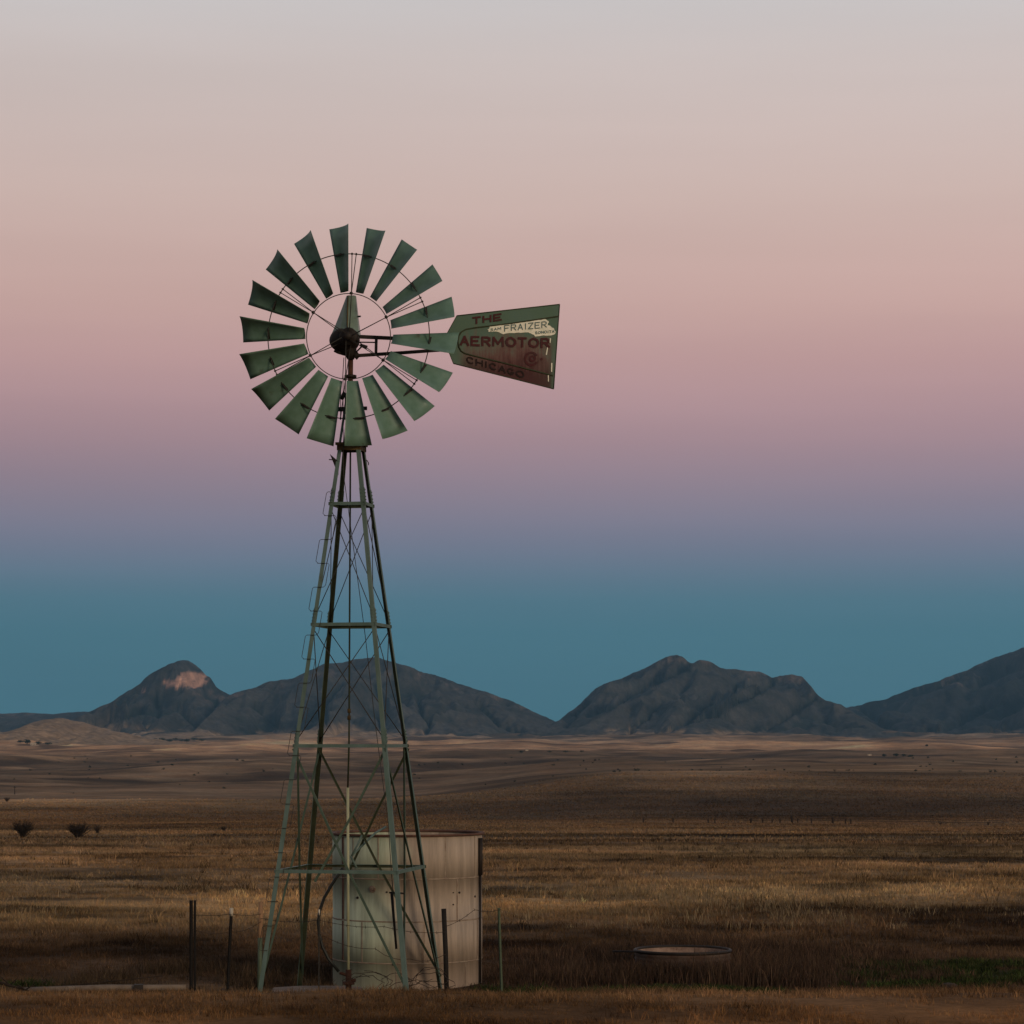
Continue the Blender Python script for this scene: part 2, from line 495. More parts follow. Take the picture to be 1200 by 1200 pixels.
# dome with the pale cliff
mountain('mountain', [(50, 858), (80, 845), (100, 836), (115, 829), (130, 823), (150, 810), (165, 800), (176, 790), (188, 783), (200, 777.5), (212, 774),
                      (222, 774.5), (230, 779), (236, 785), (241, 791), (245, 793), (248, 796), (249.5, 803), (258, 809), (267, 813), (280, 818), (310, 830), (350, 848), (385, 862)],
         8300, 7000, 71, 460, 130, spur=.20, tan_foot=.2, feature=230, power=1.1,
         cliff=[(224, 796, 20.5, 10.3, 1.0), (202, 800.5, 14, 5.2, .9), (168, 809.5, 4, 2.2, .5)],
         gullies=[[(182, 812), (185, 836)], [(206, 826), (218, 836), (232, 849)], [(96, 849), (138, 839), (168, 832)], [(255, 826), (270, 846)]])
# the mesa behind the tower
mountain('mountain', [(225, 858), (245, 838), (262, 820), (275, 812.5), (285, 810), (300, 806), (312, 800), (325, 798), (345, 795), (355, 790), (365, 784), (380, 778.5), (400, 776.5),
                      (420, 772), (440, 770), (452, 774), (462, 775.5), (475, 779), (490, 786), (510, 791), (535, 800), (560, 808), (590, 818), (612, 827), (630, 836), (645, 843), (660, 850), (685, 860), (700, 866)],
         7900, 6600, 81, 620, 120, spur=.22, tan_foot=.17, feature=300, power=1.2,
         gullies=[[(488, 806), (494, 832), (506, 846), (499, 856)], [(300, 826), (312, 836), (326, 848)], [(398, 800), (380, 822), (384, 846)], [(440, 800), (452, 826), (446, 850)], [(560, 822), (585, 846), (612, 858)]])
# the ridge right of the tower, with oblique spurs
mountain('mountain', [(560, 866), (600, 862), (640, 850), (655, 843.5), (665, 836), (680, 825), (690, 814), (698, 806), (715, 799), (735, 792), (755, 783), (770, 775), (785, 768.5), (793, 767), (800, 769), (807, 776),
                      (812, 777), (818, 774), (825, 773.5), (835, 777), (845, 783), (870, 785.5), (890, 787), (900, 792), (905, 795), (915, 792), (928, 790), (940, 793), (948, 802), (957, 813),
                      (968, 821), (985, 826), (1005, 838), (1030, 851), (1060, 860), (1090, 866)],
         8200, 6500, 91, 640, 140, shear=520., spur=.24, tan_foot=.14, feature=290, power=1.15,
         gullies=[[(808, 779), (778, 794), (743, 810), (717, 826), (690, 836)], [(906, 797), (873, 816), (838, 832), (800, 846), (772, 858)], [(773, 824), (752, 840), (738, 856)], [(862, 806), (822, 828), (805, 840)], [(955, 815), (930, 832), (900, 850)], [(690, 820), (672, 838), (664, 848)]])
# the big slope running out on the right
mountain('mountain', [(940, 862), (965, 842), (992, 829), (1015, 824), (1040, 818.5), (1070, 806), (1100, 798), (1130, 786), (1160, 773), (1180, 766), (1200, 759), (1240, 742), (1290, 730), (1350, 738), (1420, 770), (1500, 800), (1600, 850)],
         9000, 6900, 101, 560, 140, shear=350., spur=.24, tan_foot=.15, feature=330, power=1.2, base_col=(.034, .036, .038),
         gullies=[[(1190, 782), (1165, 793), (1138, 806)], [(1172, 820), (1140, 838), (1112, 850), (1080, 855)], [(1124, 792), (1090, 806), (1066, 812), (1020, 827)], [(1010, 828), (1030, 844), (1044, 854)], [(1200, 846), (1160, 856)]])
# small tan hill in front of the dome
hill_px = [(-100, 872), (-40, 866), (0, 858), (15, 854), (30, 849), (45, 844.5), (58, 842.5), (72, 842), (84, 843.5), (100, 847.5), (118, 853), (140, 858.5), (170, 864), (210, 869), (260, 874)]
mountain('hill', hill_px, 4300, 3800, 111, 240, 70, spur=.10, tan_foot=3.0, feature=120, power=1.3, base_col=(.300, .205, .130), back=600, base=-16.0)

# ------------------------------------------------------------------ grass
M_grass = col_mat('dry_grass_blades', ((0.8, .15),), rough=.9)


def blades(name, cx, cy, h, nb, width, spread, col, lean=.55, jitter=.35, colvar=.25, label=None, cat='grass', seg2=True):
    """tufts at (cx, cy) with height h: nb thin blades each"""
    n = len(cx)
    X = np.repeat(cx, nb); Y = np.repeat(cy, nb); Hh = np.repeat(h, nb) * RNG.uniform(.45, 1.1, n * nb)
    S = np.repeat(spread * h, nb)
    bx = X + RNG.normal(0, 1, n * nb) * S; by = Y + RNG.normal(0, 1, n * nb) * S
    bz = ground_z(bx, by) - .01
    a = RNG.uniform(0, 2 * np.pi, n * nb); le = RNG.uniform(.05, lean, n * nb) * Hh
    wa = RNG.uniform(0, np.pi, n * nb); W = np.repeat(width, nb) * RNG.uniform(.6, 1.3, n * nb)
    dx = np.cos(a) * le; dy = np.sin(a) * le; wx = np.cos(wa) * W / 2; wy = np.sin(wa) * W / 2
    P0 = np.stack([bx - wx, by - wy, bz], -1); P1 = np.stack([bx + wx, by + wy, bz], -1)
    P2 = np.stack([bx + dx * .35 + wx * .7, by + dy * .35 + wy * .7, bz + Hh * .6], -1)
    P3 = np.stack([bx + dx * .35 - wx * .7, by + dy * .35 - wy * .7, bz + Hh * .6], -1)
    P4 = np.stack([bx + dx + wx * .15, by + dy + wy * .15, bz + Hh * .98], -1)
    v = np.stack([P0, P1, P2, P3, P4], 1).reshape(-1, 3)
    k = np.arange(n * nb) * 5
    f = np.concatenate([np.stack([k, k + 1, k + 2], -1), np.stack([k, k + 2, k + 3], -1), np.stack([k + 3, k + 2, k + 4], -1)])
    c = np.repeat(col, nb, 0) * RNG.uniform(1 - colvar, 1 + colvar, (n * nb, 1)) * RNG.uniform(.94, 1.06, (n * nb, 3))
    o = mesh_np(name, v, f, M_grass, np.repeat(np.clip(c, .004, .6), 5, 0), smooth=False)
    tag(o, label, cat, kind='stuff')
    return o


def scatter(n, y0, y1, half=.245):
    y = np.sqrt(RNG.uniform(y0 * y0, y1 * y1, n)); x = RNG.uniform(-half, half, n) * y
    return x, y


def keep_out(x, y):
    """no grass inside the tanks or on the slab"""
    ok = ((x + 1.555) ** 2 + (y - 38.2) ** 2 > 1.13 ** 2) & ((x - 2.63) ** 2 + (y - 39.6) ** 2 > .78 ** 2)
    ok &= ~((x > -3.4) & (x < -2.1) & (y > 35.9) & (y < 36.9))
    return ok


def tint(c, a, b):
    return np.clip(c * RNG.uniform(a, b, (len(c), 1)), .01, .6)


# foreground turf
x, y = scatter(30000, 28.5, 48)
dens = fbm(x / 1.6, y / 1.6, 61, 3); ok = keep_out(x, y) & (RNG.uniform(0, 1, len(x)) < sstep(.28, .62, dens)); x, y, dens = x[ok], y[ok], dens[ok]
c = ground_col(x, y); h = RNG.uniform(.03, .075, len(x)) * (.6 + 1.0 * dens) * np.where((y > 34.4) & (y < 37.2), 1.7, 1)
blades('foreground_grass', x, y, h, 10, np.full(len(x), .007), .9, tint(c, .75, 1.25), label='short dry brown grass in the foreground', lean=.9)
x, y = scatter(22000, 38, 60); ok = keep_out(x, y); x, y = x[ok], y[ok]
c = ground_col(x, y)
blades('short_grass', x, y, RNG.uniform(.03, .09, len(x)), 8, np.full(len(x), .009), 1.2, tint(c, .75, 1.25), label='short trampled grass behind the tanks', lean=1.0)
x, y = scatter(2600, 29, 46)
ok = keep_out(x, y) & (RNG.uniform(0, 1, len(x)) < sstep(.42, .60, fbm(x / 2.4, y / 1.6, 67, 3))); x, y = x[ok], y[ok]
c = np.where(RNG.uniform(0, 1, (len(x), 1)) < .45, ground_col(x, y) * .45, ground_col(x, y) * 1.5)
blades('grass_tufts', x, y, RNG.uniform(.06, .17, len(x)), 16, np.full(len(x), .007), .42, tint(c, .7, 1.3), label='ragged pale and dark grass tufts in the foreground', lean=1.0)
x, y = scatter(1500, 46, 210)
c = ground_col(x, y) * np.where(RNG.uniform(0, 1, (len(x), 1)) < .6, .42, 1.35)
blades('bunch_grass', x, y, RNG.uniform(.12, .36, len(x)), 14, .010 + y * .00015, .40, tint(c, .7, 1.3), label='scattered darker bunches of grass in the field', lean=.9)
# middle field
x, y = scatter(75000, 43, 150)
dens = fbm(x / 5, y / 5, 62, 3); ok = RNG.uniform(0, 1, len(x)) < sstep(.15, .55, dens); x, y, dens = x[ok], y[ok], dens[ok]
c = ground_col(x, y); h = RNG.uniform(.05, .13, len(x)) * (.35 + 1.5 * fbm(x / 3, y / 6, 69, 3))
blades('field_grass', x, y, h, 6, .009 + y * .00020, .8, tint(c, .8, 1.25), label='tan dry grass of the middle field', lean=.8)
x, y = scatter(42000, 145, 520)
c = ground_col(x, y); h = RNG.uniform(.12, .30, len(x))
blades('far_field_grass', x, y, h, 4, y * .0005, 1.6, tint(c, .75, 1.25), label='dry grass on the far field below the hills', lean=.9)
x, y = scatter(70000, 480, 900)
px = 600 + F * x / y; lim_ = 735 + 130 * sstep(430, 700, px); ok = RNG.uniform(0, 1, len(x)) > sstep(lim_ - 190, lim_, y); x, y = x[ok], y[ok]
c = ground_col(x, y); h = RNG.uniform(.15, .34, len(x))
blades('plain_grass', x, y, h, 3, y * .00055, 2.5, tint(c, .75, 1.25), label='dry grass over the rolling plain beyond the crest', lean=.9)
# pale tall bunches in the straw band
x, y = scatter(2400, 50, 70)
px = 600 + F * x / y
ok = RNG.uniform(0, 1, len(x)) < (.25 + .75 * sstep(600, 800, px) * (1 - sstep(900, 1100, px))); x, y = x[ok], y[ok]
c = np.tile([[.255, .195, .120]], (len(x), 1))
blades('tall_grass', x, y, RNG.uniform(.10, .30, len(x)), 12, np.full(len(x), .011), .5, tint(c, .45, 1.05), label='pale taller bunch grass in a band across the field', lean=.7)
# reddish weeds round the stock tank
n = 5200
x = RNG.uniform(-.4, 7.0, n); y = RNG.uniform(37.6, 44.5, n)
wgt = np.exp(-((x - 3.1) / 3.2) ** 2) * (1 - .5 * sstep(41, 44.5, y)); ok = (RNG.uniform(0, 1, n) < wgt * 1.3 * sstep(.3, .6, fbm(x / 1.3, y / 1.3, 63, 3) + .1)) & keep_out(x, y) & ~((np.abs(x - 2.63) < .95) & (y < 39.0) & (RNG.uniform(0, 1, n) < .25))
x, y = x[ok], y[ok]
xf = RNG.uniform(1.5, 3.8, 260); yf = RNG.uniform(38.2, 38.85, 260); x = np.concatenate([x, xf]); y = np.concatenate([y, yf])
c = np.tile([[.055, .036, .025]], (len(x), 1)) * np.where(RNG.uniform(0, 1, (len(x), 1)) < .2, np.array([[1.7, 1.6, 1.5]]), 1)
hr = RNG.uniform(.12, .44, len(x)) * (.45 + 1.1 * fbm(x / 1.1, y / .8, 68, 3)); hr = hr * (.45 + .75 * np.exp(-((x - 2.9) / 1.9) ** 2)); hr[-260:] = RNG.uniform(.26, .42, 260)
blades('red_weeds', x, y, hr, 13, np.full(len(x), .009), .45, tint(c, .4, 1.6), label='dark reddish dead weeds round the low stock tank', cat='weeds', lean=.6)
# dark weeds under the tower and beside the storage tank
n = 1600
x = RNG.uniform(-6.6, -2.6, n); y = RNG.uniform(36.6, 41, n); ok = keep_out(x, y) & (RNG.uniform(0, 1, n) < sstep(.35, .6, fbm(x / .9, y / .9, 64, 3))); x, y = x[ok], y[ok]
c = np.tile([[.070, .048, .030]], (len(x), 1))
blades('brown_weeds', x, y, RNG.uniform(.10, .30, len(x)), 10, np.full(len(x), .010), .35, tint(c, .4, 1.4), label='brown weeds among the posts under the windmill', cat='weeds', lean=.8)
# low green weeds
gxs, gys = [], []
for (pa, pb, ya, yb, m) in ((630, 920, 35.5, 37.0, 1900), (985, 1205, 37.0, 42.0, 2600), (0, 130, 37.4, 38.2, 130), (560, 640, 36.2, 37.2, 120)):
    yy = RNG.uniform(ya, yb, m); xx = (RNG.uniform(pa, pb, m) - 600) * yy / F
    k = RNG.uniform(0, 1, m) < sstep(.42, .62, fbm(xx / .8, yy / .5, 65, 3)); gxs.append(xx[k]); gys.append(yy[k])
x = np.concatenate(gxs); y = np.concatenate(gys)
c = np.tile([[.030, .042, .013]], (len(x), 1))
blades('green_weeds', x, y, RNG.uniform(.05, .14, len(x)), 10, np.full(len(x), .020), .6, tint(c, .5, 1.6), label='low green weeds growing in damp patches', cat='weeds', lean=1.2)

# ------------------------------------------------------------------ materials for the built things
RUST = (.060, .022, .010)
GREEN = (.140, .190, .150); GREEN_D = (.100, .150, .105)
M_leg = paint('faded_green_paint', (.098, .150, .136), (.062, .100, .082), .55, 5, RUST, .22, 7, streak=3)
M_in = paint('dark_olive_inside', (.044, .056, .028), (.026, .032, .016), .8, 9, (.050, .024, .010), .35, 6)  # darker olive for inside faces of angle irons and some rods, rust blotches
M_brace = paint('dark_green_brace', (.060, .092, .066), (.040, .064, .042), .7, 6, RUST, .25, 7)
M_blade = paint('blade_green_paint', (.128, .222, .185), (.080, .155, .108), .42, 3.2, (.060, .036, .012), .26, 3.0, random_tint=.16, spec=.4)
M_bladei = M_blade
M_hood = paint('hood_green_paint', (.150, .215, .180), (.110, .160, .120), .40, 6, (.075, .036, .010), .30, 6, spec=.4)
M_iron = paint('black_greasy_iron', (.010, .008, .007), (.018, .012, .009), .65, 12)
M_rod = paint('dark_steel_rod', (.030, .030, .026), (.022, .018, .014), .6, 12, RUST, .3, 10)
M_rust = paint('red_rust', (.078, .030, .016), (.045, .020, .012), .85, 14)
M_rustpaint = paint('rust_over_green', (.105, .070, .022), (.060, .035, .014), .8, 12)
M_post = paint('old_post_steel', (.007, .006, .0055), (.013, .010, .008), .8, 14)
M_greenpost = paint('green_post_paint', (.085, .115, .075), (.060, .085, .055), .7, 12, RUST, .25, 9)
M_white = paint('old_white_paint', (.50, .47, .40), (.38, .34, .28), .7, 14)
M_wood = paint('weathered_wood', (.36, .22, .125), (.24, .14, .08), .9, 10, streak=6)
M_log = paint('grey_weathered_pipe', (.20, .16, .125), (.12, .09, .07), .85, 6)
M_pvc = paint('pale_yellow_pipe', (.52, .52, .33), (.40, .41, .25), .5, 8, streak=4)
M_conc = paint('old_concrete', (.20, .16, .14), (.13, .105, .09), .95, 5, bump=.6)
M_hose = paint('black_rubber', (.008, .010, .009), (.012, .014, .012), .5, 8)
M_wire = paint('rusty_wire', (.040, .026, .018), (.025, .016, .011), .8, 20)
M_twig = paint('dark_twigs', (.028, .018, .012), (.018, .012, .008), .95, 8)

# tank shell: chalky pale paint, green-grey wash on the left, rust runs
m, nt, b = new_mat('tank_paint'); N, L = nt.nodes, nt.links
tc = N.new('ShaderNodeTexCoord'); sp = N.new('ShaderNodeSeparateXYZ'); L.new(tc.outputs['Object'], sp.inputs[0])
mp = N.new('ShaderNodeMapping'); mp.inputs['Scale'].default_value = (5, 5, .45); L.new(tc.outputs['Object'], mp.inputs[0])
st = N.new('ShaderNodeTexNoise'); st.inputs['Scale'].default_value = 1.6; st.inputs['Detail'].default_value = 6; st.inputs['Roughness'].default_value = .7; L.new(mp.outputs[0], st.inputs['Vector'])
gr = N.new('ShaderNodeTexNoise'); gr.inputs['Scale'].default_value = 1.3; gr.inputs['Detail'].default_value = 4; L.new(tc.outputs['Object'], gr.inputs['Vector'])
ma = N.new('ShaderNodeMath'); ma.operation = 'MULTIPLY_ADD'; ma.inputs[1].default_value = 1.1; L.new(sp.outputs['X'], ma.inputs[0])
mb_ = N.new('ShaderNodeMath'); mb_.operation = 'MULTIPLY'; mb_.inputs[1].default_value = 1.0; L.new(gr.outputs['Fac'], mb_.inputs[0]); L.new(mb_.outputs[0], ma.inputs[2])
r1 = N.new('ShaderNodeMapRange'); r1.inputs[1].default_value = .05; r1.inputs[2].default_value = .55; L.new(ma.outputs[0], r1.inputs[0])
m1 = N.new('ShaderNodeMix'); m1.data_type = 'RGBA'; m1.inputs[6].default_value = (.385, .440, .330, 1); m1.inputs[7].default_value = (.365, .298, .238, 1); L.new(r1.outputs[0], m1.inputs[0])
r2 = N.new('ShaderNodeMapRange'); r2.inputs[1].default_value = .35; r2.inputs[2].default_value = .68; r2.inputs[3].default_value = .66; r2.inputs[4].default_value = 1.14; L.new(st.outputs['Fac'], r2.inputs[0])
v1 = N.new('ShaderNodeVectorMath'); v1.operation = 'SCALE'; L.new(m1.outputs[2], v1.inputs[0]); L.new(r2.outputs[0], v1.inputs['Scale'])
mp2 = N.new('ShaderNodeMapping'); mp2.inputs['Scale'].default_value = (5, 5, .22); L.new(tc.outputs['Object'], mp2.inputs[0])
ru = N.new('ShaderNodeTexNoise'); ru.inputs['Scale'].default_value = 1.9; ru.inputs['Detail'].default_value = 5; L.new(mp2.outputs[0], ru.inputs['Vector'])
r3 = N.new('ShaderNodeMapRange'); r3.inputs[1].default_value = .60; r3.inputs[2].default_value = .74; r3.inputs[4].default_value = .48; L.new(ru.outputs['Fac'], r3.inputs[0])
m2 = N.new('ShaderNodeMix'); m2.data_type = 'RGBA'; m2.inputs[7].default_value = (.115, .065, .040, 1); L.new(r3.outputs[0], m2.inputs[0]); L.new(v1.outputs[0], m2.inputs[6])
dz = N.new('ShaderNodeMapRange'); dz.inputs[1].default_value = .75; dz.inputs[2].default_value = .05; dz.inputs[4].default_value = .55; L.new(sp.outputs['Z'], dz.inputs[0])
dn = N.new('ShaderNodeMath'); dn.operation = 'MULTIPLY'; L.new(dz.outputs[0], dn.inputs[0]); L.new(st.outputs['Fac'], dn.inputs[1])
m3 = N.new('ShaderNodeMix'); m3.data_type = 'RGBA'; m3.inputs[7].default_value = (.20, .125, .095, 1); L.new(dn.outputs[0], m3.inputs[0]); L.new(m2.outputs[2], m3.inputs[6])
L.new(m3.outputs[2], b.inputs['Base Color']); b.inputs['Roughness'].default_value = .75; b.inputs['Specular IOR Level'].default_value = .2
M_tank = m
M_seam = paint('rusty_seam', (.285, .235, .180), (.170, .115, .085), .85, 9)
M_tankrim = paint('rusty_rim', (.120, .060, .042), (.060, .030, .022), .85, 9)

# ------------------------------------------------------------------ WINDMILL
TC = Vector((-2.248, 36.0, 0.0)); ZB = -.18
root = empty('windmill', (TC.x, TC.y, ZB), 'tall faded green windmill on a four legged tower beside the tank', 'windmill')
RO = Vector(root.location)
TH = R(34.4)
CORN = {'A': Vector((-math.cos(TH), -math.sin(TH), 0)), 'B': Vector((-math.sin(TH), math.cos(TH), 0)),
        'C': Vector((math.sin(TH), -math.cos(TH), 0)), 'D': Vector((math.cos(TH), math.sin(TH), 0))}
RING = ['A', 'C', 'D', 'B']
NB = {RING[i]: (RING[i - 1], RING[(i + 1) % 4]) for i in range(4)}


def hd(z): return 1.493 - .169 * z
def leg_at(k, z): return Vector((TC.x, TC.y, z)) + CORN[k] * hd(z)


def mbw(): return MB(RO)
def add(mb, name, mat): return mb.build(name, mat, root)


for k in 'ABCD':
    d1 = (CORN[NB[k][0]] - CORN[k]); d2 = (CORN[NB[k][1]] - CORN[k])
    w = .062
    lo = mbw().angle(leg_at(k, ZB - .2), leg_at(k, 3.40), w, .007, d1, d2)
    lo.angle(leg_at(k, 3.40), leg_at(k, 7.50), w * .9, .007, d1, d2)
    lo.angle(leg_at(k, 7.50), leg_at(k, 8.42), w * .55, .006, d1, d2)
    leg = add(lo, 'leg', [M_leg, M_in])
    # splice plates and bolts where leg lengths lap
    for zs in (3.50, 5.17, 6.86):
        sp_ = mbw()
        c = leg_at(k, zs)
        for dd in (d1, d2):
            n_ = dd.normalized(); out = Vector((n_.y, -n_.x, 0))
            if out.dot(CORN[k]) < 0: out = -out
            p = c + n_ * .034 + out * .005
            sp_.bar(p - Vector((0, 0, .10)) - CORN[k] * -.017, p + Vector((0, 0, .10)) - CORN[k] * .017, .05, .006, n_)
            for zz in (-.07, -.025, .025, .07):
                pb = p + Vector((0, 0, zz)) - CORN[k] * (.169 * zz)
                sp_.tube([pb, pb + out * .016], .009, 6)
        sp_.build('splice_plate', M_leg, leg, RO)


def girt(z, ka, kb, w, mats, name='girt'):
    p, q_ = leg_at(ka, z), leg_at(kb, z)
    out = (CORN[ka] + CORN[kb]).normalized()
    ax = (q_ - p).normalized()
    g = mbw().angle(p + out * .008 - ax * .02, q_ + out * .008 + ax * .02, w, .006, Vector((0, 0, -1)), -out)
    return add(g, name, mats)


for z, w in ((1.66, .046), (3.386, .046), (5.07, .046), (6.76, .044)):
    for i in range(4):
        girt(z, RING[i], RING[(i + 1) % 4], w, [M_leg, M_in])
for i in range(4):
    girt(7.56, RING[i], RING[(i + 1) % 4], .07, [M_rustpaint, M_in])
# top plate
top = mbw(); s = hd(7.62) + .06
vs = [Vector((TC.x, TC.y, z_)) + CORN[k] * s for z_ in (7.565, 7.60) for k in RING]
top.add(vs, [(3, 2, 1, 0), (4, 5, 6, 7), (0, 1, 5, 4), (1, 2, 6, 5), (2, 3, 7, 6), (3, 0, 4, 7)])
# brace rods: X in every face, two upper bays
for za, zb in ((5.07, 6.76), (3.386, 5.07)):
    for i in range(4):
        ka, kb = RING[i], RING[(i + 1) % 4]
        for a_, b_ in ((ka, kb), (kb, ka)):
            inn = -(CORN[ka] + CORN[kb]).normalized() * (.012 if a_ == ka else .026)
            add(mbw().tube([leg_at(a_, zb - .05) + inn, leg_at(b_, za + .02) + inn], .0065, 6), 'brace_rod', M_rod)
# angle braces across the two lower bays
for i in range(4):
    ka, kb = RING[i], RING[(i + 1) % 4]
    out = (CORN[ka] + CORN[kb]).normalized()
    for a_, b_ in ((ka, kb), (kb, ka)):
        p, q_ = leg_at(a_, 3.33), leg_at(b_, .05)
        off = -out * (.010 if a_ == ka else .040)
        ax = (q_ - p).normalized(); sd = ax.cross(out).normalized()
        # old bent braces: a slight bow
        mid = (p + q_) / 2 + sd * (.03 if a_ == ka else -.04)
        if (a_, b_) in (('C', 'A'), ('D', 'B')):      # these two end just under the lowest girt
            q_ = p.lerp(q_, .56); mid = (p + q_) / 2 - sd * .02
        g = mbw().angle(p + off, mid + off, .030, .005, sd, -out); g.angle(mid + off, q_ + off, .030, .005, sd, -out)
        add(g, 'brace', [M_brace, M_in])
add(mbw().tube([leg_at('A', 1.62) + Vector((.12, .3, 0)), leg_at('A', 1.62) + Vector((.12, .3, 0))], .001, 4), 'bolt', M_rod) if False else None
# ladder: alternating wire steps on the front left leg
zst = [3.41 + (870 - (574 + 28.3 * i)) * 35.5 / F for i in range(20)]
for i in range(19):
    z1, z0 = zst[i], zst[i + 1]
    if z0 < .55: break
    sgn = -1 if i % 2 == 0 else 1
    e = Vector((sgn, -.12, 0)).normalized(); w0 = .068 if sgn < 0 else .118
    p1 = leg_at('A', z1) + Vector((.0, -.02, 0)); p0 = leg_at('A', z0) + Vector((.0, -.02, 0))
    add(mbw().tube([p1 - e * .05, p1 + e * (w0 - .02), p1 + e * w0 - Vector((0, 0, .02)), p0 + e * w0 + Vector((0, 0, .03)), p0 + e * (w0 - .03), p0 - e * .05], .0045, 6), 'ladder_step', M_rod)
# pump rod, furl wire, drop plate, hook
HUBY = 35.62
px_rod = lambda py: at(409.5, py, 36.0)
add(mbw().tube([at(411, 440, 36.0), at(410.3, 600, 36.0), at(409, 872, 36.0), at(407.5, 925, 36.0)], .0125, 8), 'pump_rod', M_in)
for py in (833, 841):
    p = at(409.1, py, 36.0)
    add(mbw().tube([p - Vector((0, 0, .03)), p + Vector((0, 0, .03))], .024, 8), 'rod_coupling', M_rustpaint)
add(mbw().tube([at(402, 440, 35.9), at(402.5, 555, 35.8), at(412, 625, 35.8), at(428, 745, 35.75), at(440, 850, 35.7), at(455, 965, 35.7), at(458, 1012, 35.7), at(461, 1056, 35.7)], .005, 5), 'furl_wire', M_rod)
fl = mbw().tube([at(456, 1046, 35.2), at(458.5, 1046, 35.2), at(474, 1047, 35.1)], .014, 6); fl.tube([at(459, 1047, 35.15), at(464.5, 1112, 35.15)], [.022, .018], 6)
add(fl, 'furl_lever', M_post)
pl = mbw()
a_, b_, c_ = at(386.5, 532, 35.85), at(397.0, 541, 35.85), at(396.5, 557, 35.9); tk = Vector((0, .012, 0))
pl.add([a_, b_, c_, a_ + tk, b_ + tk, c_ + tk], [(0, 2, 1), (3, 4, 5), (0, 1, 4, 3), (1, 2, 5, 4), (2, 0, 3, 5)])
pl.tube([at(385.5, 538.5, 35.86), at(392, 539, 35.86)], .008, 6)
add(pl, 'bracket_plate', M_iron)
add(mbw().tube([at(426, 539, 36.1), at(430.5, 540, 36.1), at(432, 543, 36.1), at(431.7, 545, 36.1)], .008, 6), 'hook', M_rod)
add(top, 'platform_plate', M_rustpaint)

# --- head
HZc = at(411, 395, 36.0)
add(mbw().tube([at(411, 560, 36.0) * 0 + at(411, 530, 36.0), at(410.5, 452, 36.0)], .030, 10), 'mast_sleeve', M_in)
add(mbw().tube([at(410.5, 455, 36.0), at(411, 414, 36.0)], .036, 12), 'mast_pipe', M_rust)
cl = mbw().lathe(at(410.7, 441, 36.0), [(.0, -.02), (.085, -.02), (.085, .015), (.0, .015)], 20)
cl.tube([at(401.5, 443.5, 35.9), at(403, 419, 35.9)], .006, 6).tube([at(400, 468, 35.9), at(404, 460, 35.9)], .03, 8)
cl.box(at(399.5, 479.5, 35.95), .085, .08, .055).box(at(427, 478.5, 36.0), .075, .07, .045)
cl.tube([at(399, 480, 35.95), at(428, 478.5, 36.0)], .012, 6)
cl.tube([at(399.5, 447, 35.93), at(399, 492, 35.93)], .006, 6)
add(cl, 'collar', M_iron)
# gear case (dark casting)
gcm = mbw(); gy0 = 35.95
prof = [(.001, -.19), (.10, -.185), (.17, -.15), (.205, -.08), (.215, 0.0), (.20, .12), (.15, .20), (.001, .21)]
cc_ = at(403.8, 399, gy0); gcm.lathe(cc_, prof, 28, axis='y'); gcm.v = [(a_, b_, cc_.z + (z_ - cc_.z) * .80) for a_, b_, z_ in gcm.v]
# funnel foot and turntable arms of the case
gcm.tube([at(405, 402, gy0), at(409, 411, gy0), at(411, 416, gy0), at(411, 421, gy0)], [.17, .12, .075, .05], 14)
gcm.tube([at(391.5, 411, gy0 - .05), at(396, 413, gy0 - .05), at(404, 414.5, gy0)], [.016, .020, .03], 8)
gcm.tube([at(415, 418, gy0), at(420, 414, gy0)], [.06, .045], 10)
add(gcm, 'gear_case', M_iron)
# hood
hb = mbw(); c0 = at(411, 389.5, 36.0)
bot = [(-.285, .02), (-.15, -.16), (-.035, -.235), (.06, -.21), (.125, -.12), (.135, .2), (-.1, .30), (-.27, .18)]
tops = [(-.060, .0), (-.050, -.03), (-.035, -.055), (.04, -.055), (.072, -.03), (.074, .08), (.0, .10), (-.055, .06)]
hh = .56; ringsn = 6; vs = []
for j in range(ringsn + 1):
    t = j / ringsn
    te = t ** .92
    for (bx, by), (tx, ty) in zip(bot, tops):
        vs.append(c0 + Vector((bx + (tx - bx) * te, by + (ty - by) * te, hh * t - .05)))
fs = []
nb_ = len(bot)
for j in range(ringsn):
    for k in range(nb_):
        k2 = (k + 1) % nb_
        fs.append((j * nb_ + k, j * nb_ + k2, (j + 1) * nb_ + k2, (j + 1) * nb_ + k))
hb.add(vs, fs); hb.add([vs[ringsn * nb_ + k] + Vector((0, 0, .0)) for k in range(nb_)], [tuple(range(nb_))])
hood = add(hb, 'hood', M_hood)
rg = mbw().tube([c0 + Vector((-.035, -.238, -.05)), c0 + Vector((-.036, -.150, .21)), c0 + Vector((-.036, -.058, hh - .06))], .010, 6)
rg.build('hood_seam', M_rustpaint, hood, RO)
mbw().tube([c0 + Vector((.105, -.10, .205)), c0 + Vector((.145, -.12, .205))], .013, 6).build('hood_latch', M_iron, hood, RO)

# --- tail
YV = 36.18


def vane_p(px, py, off=0.0):
    """photo pixel onto the plane of the tail vane (the plane recedes slightly to the right)"""
    k = .10; X0 = at(530, 400, YV)
    ax = (px - 600) / F
    Y = (YV - k * X0.x) / (1 - k * ax)
    Y = Y - off
    return at(px, py, Y)


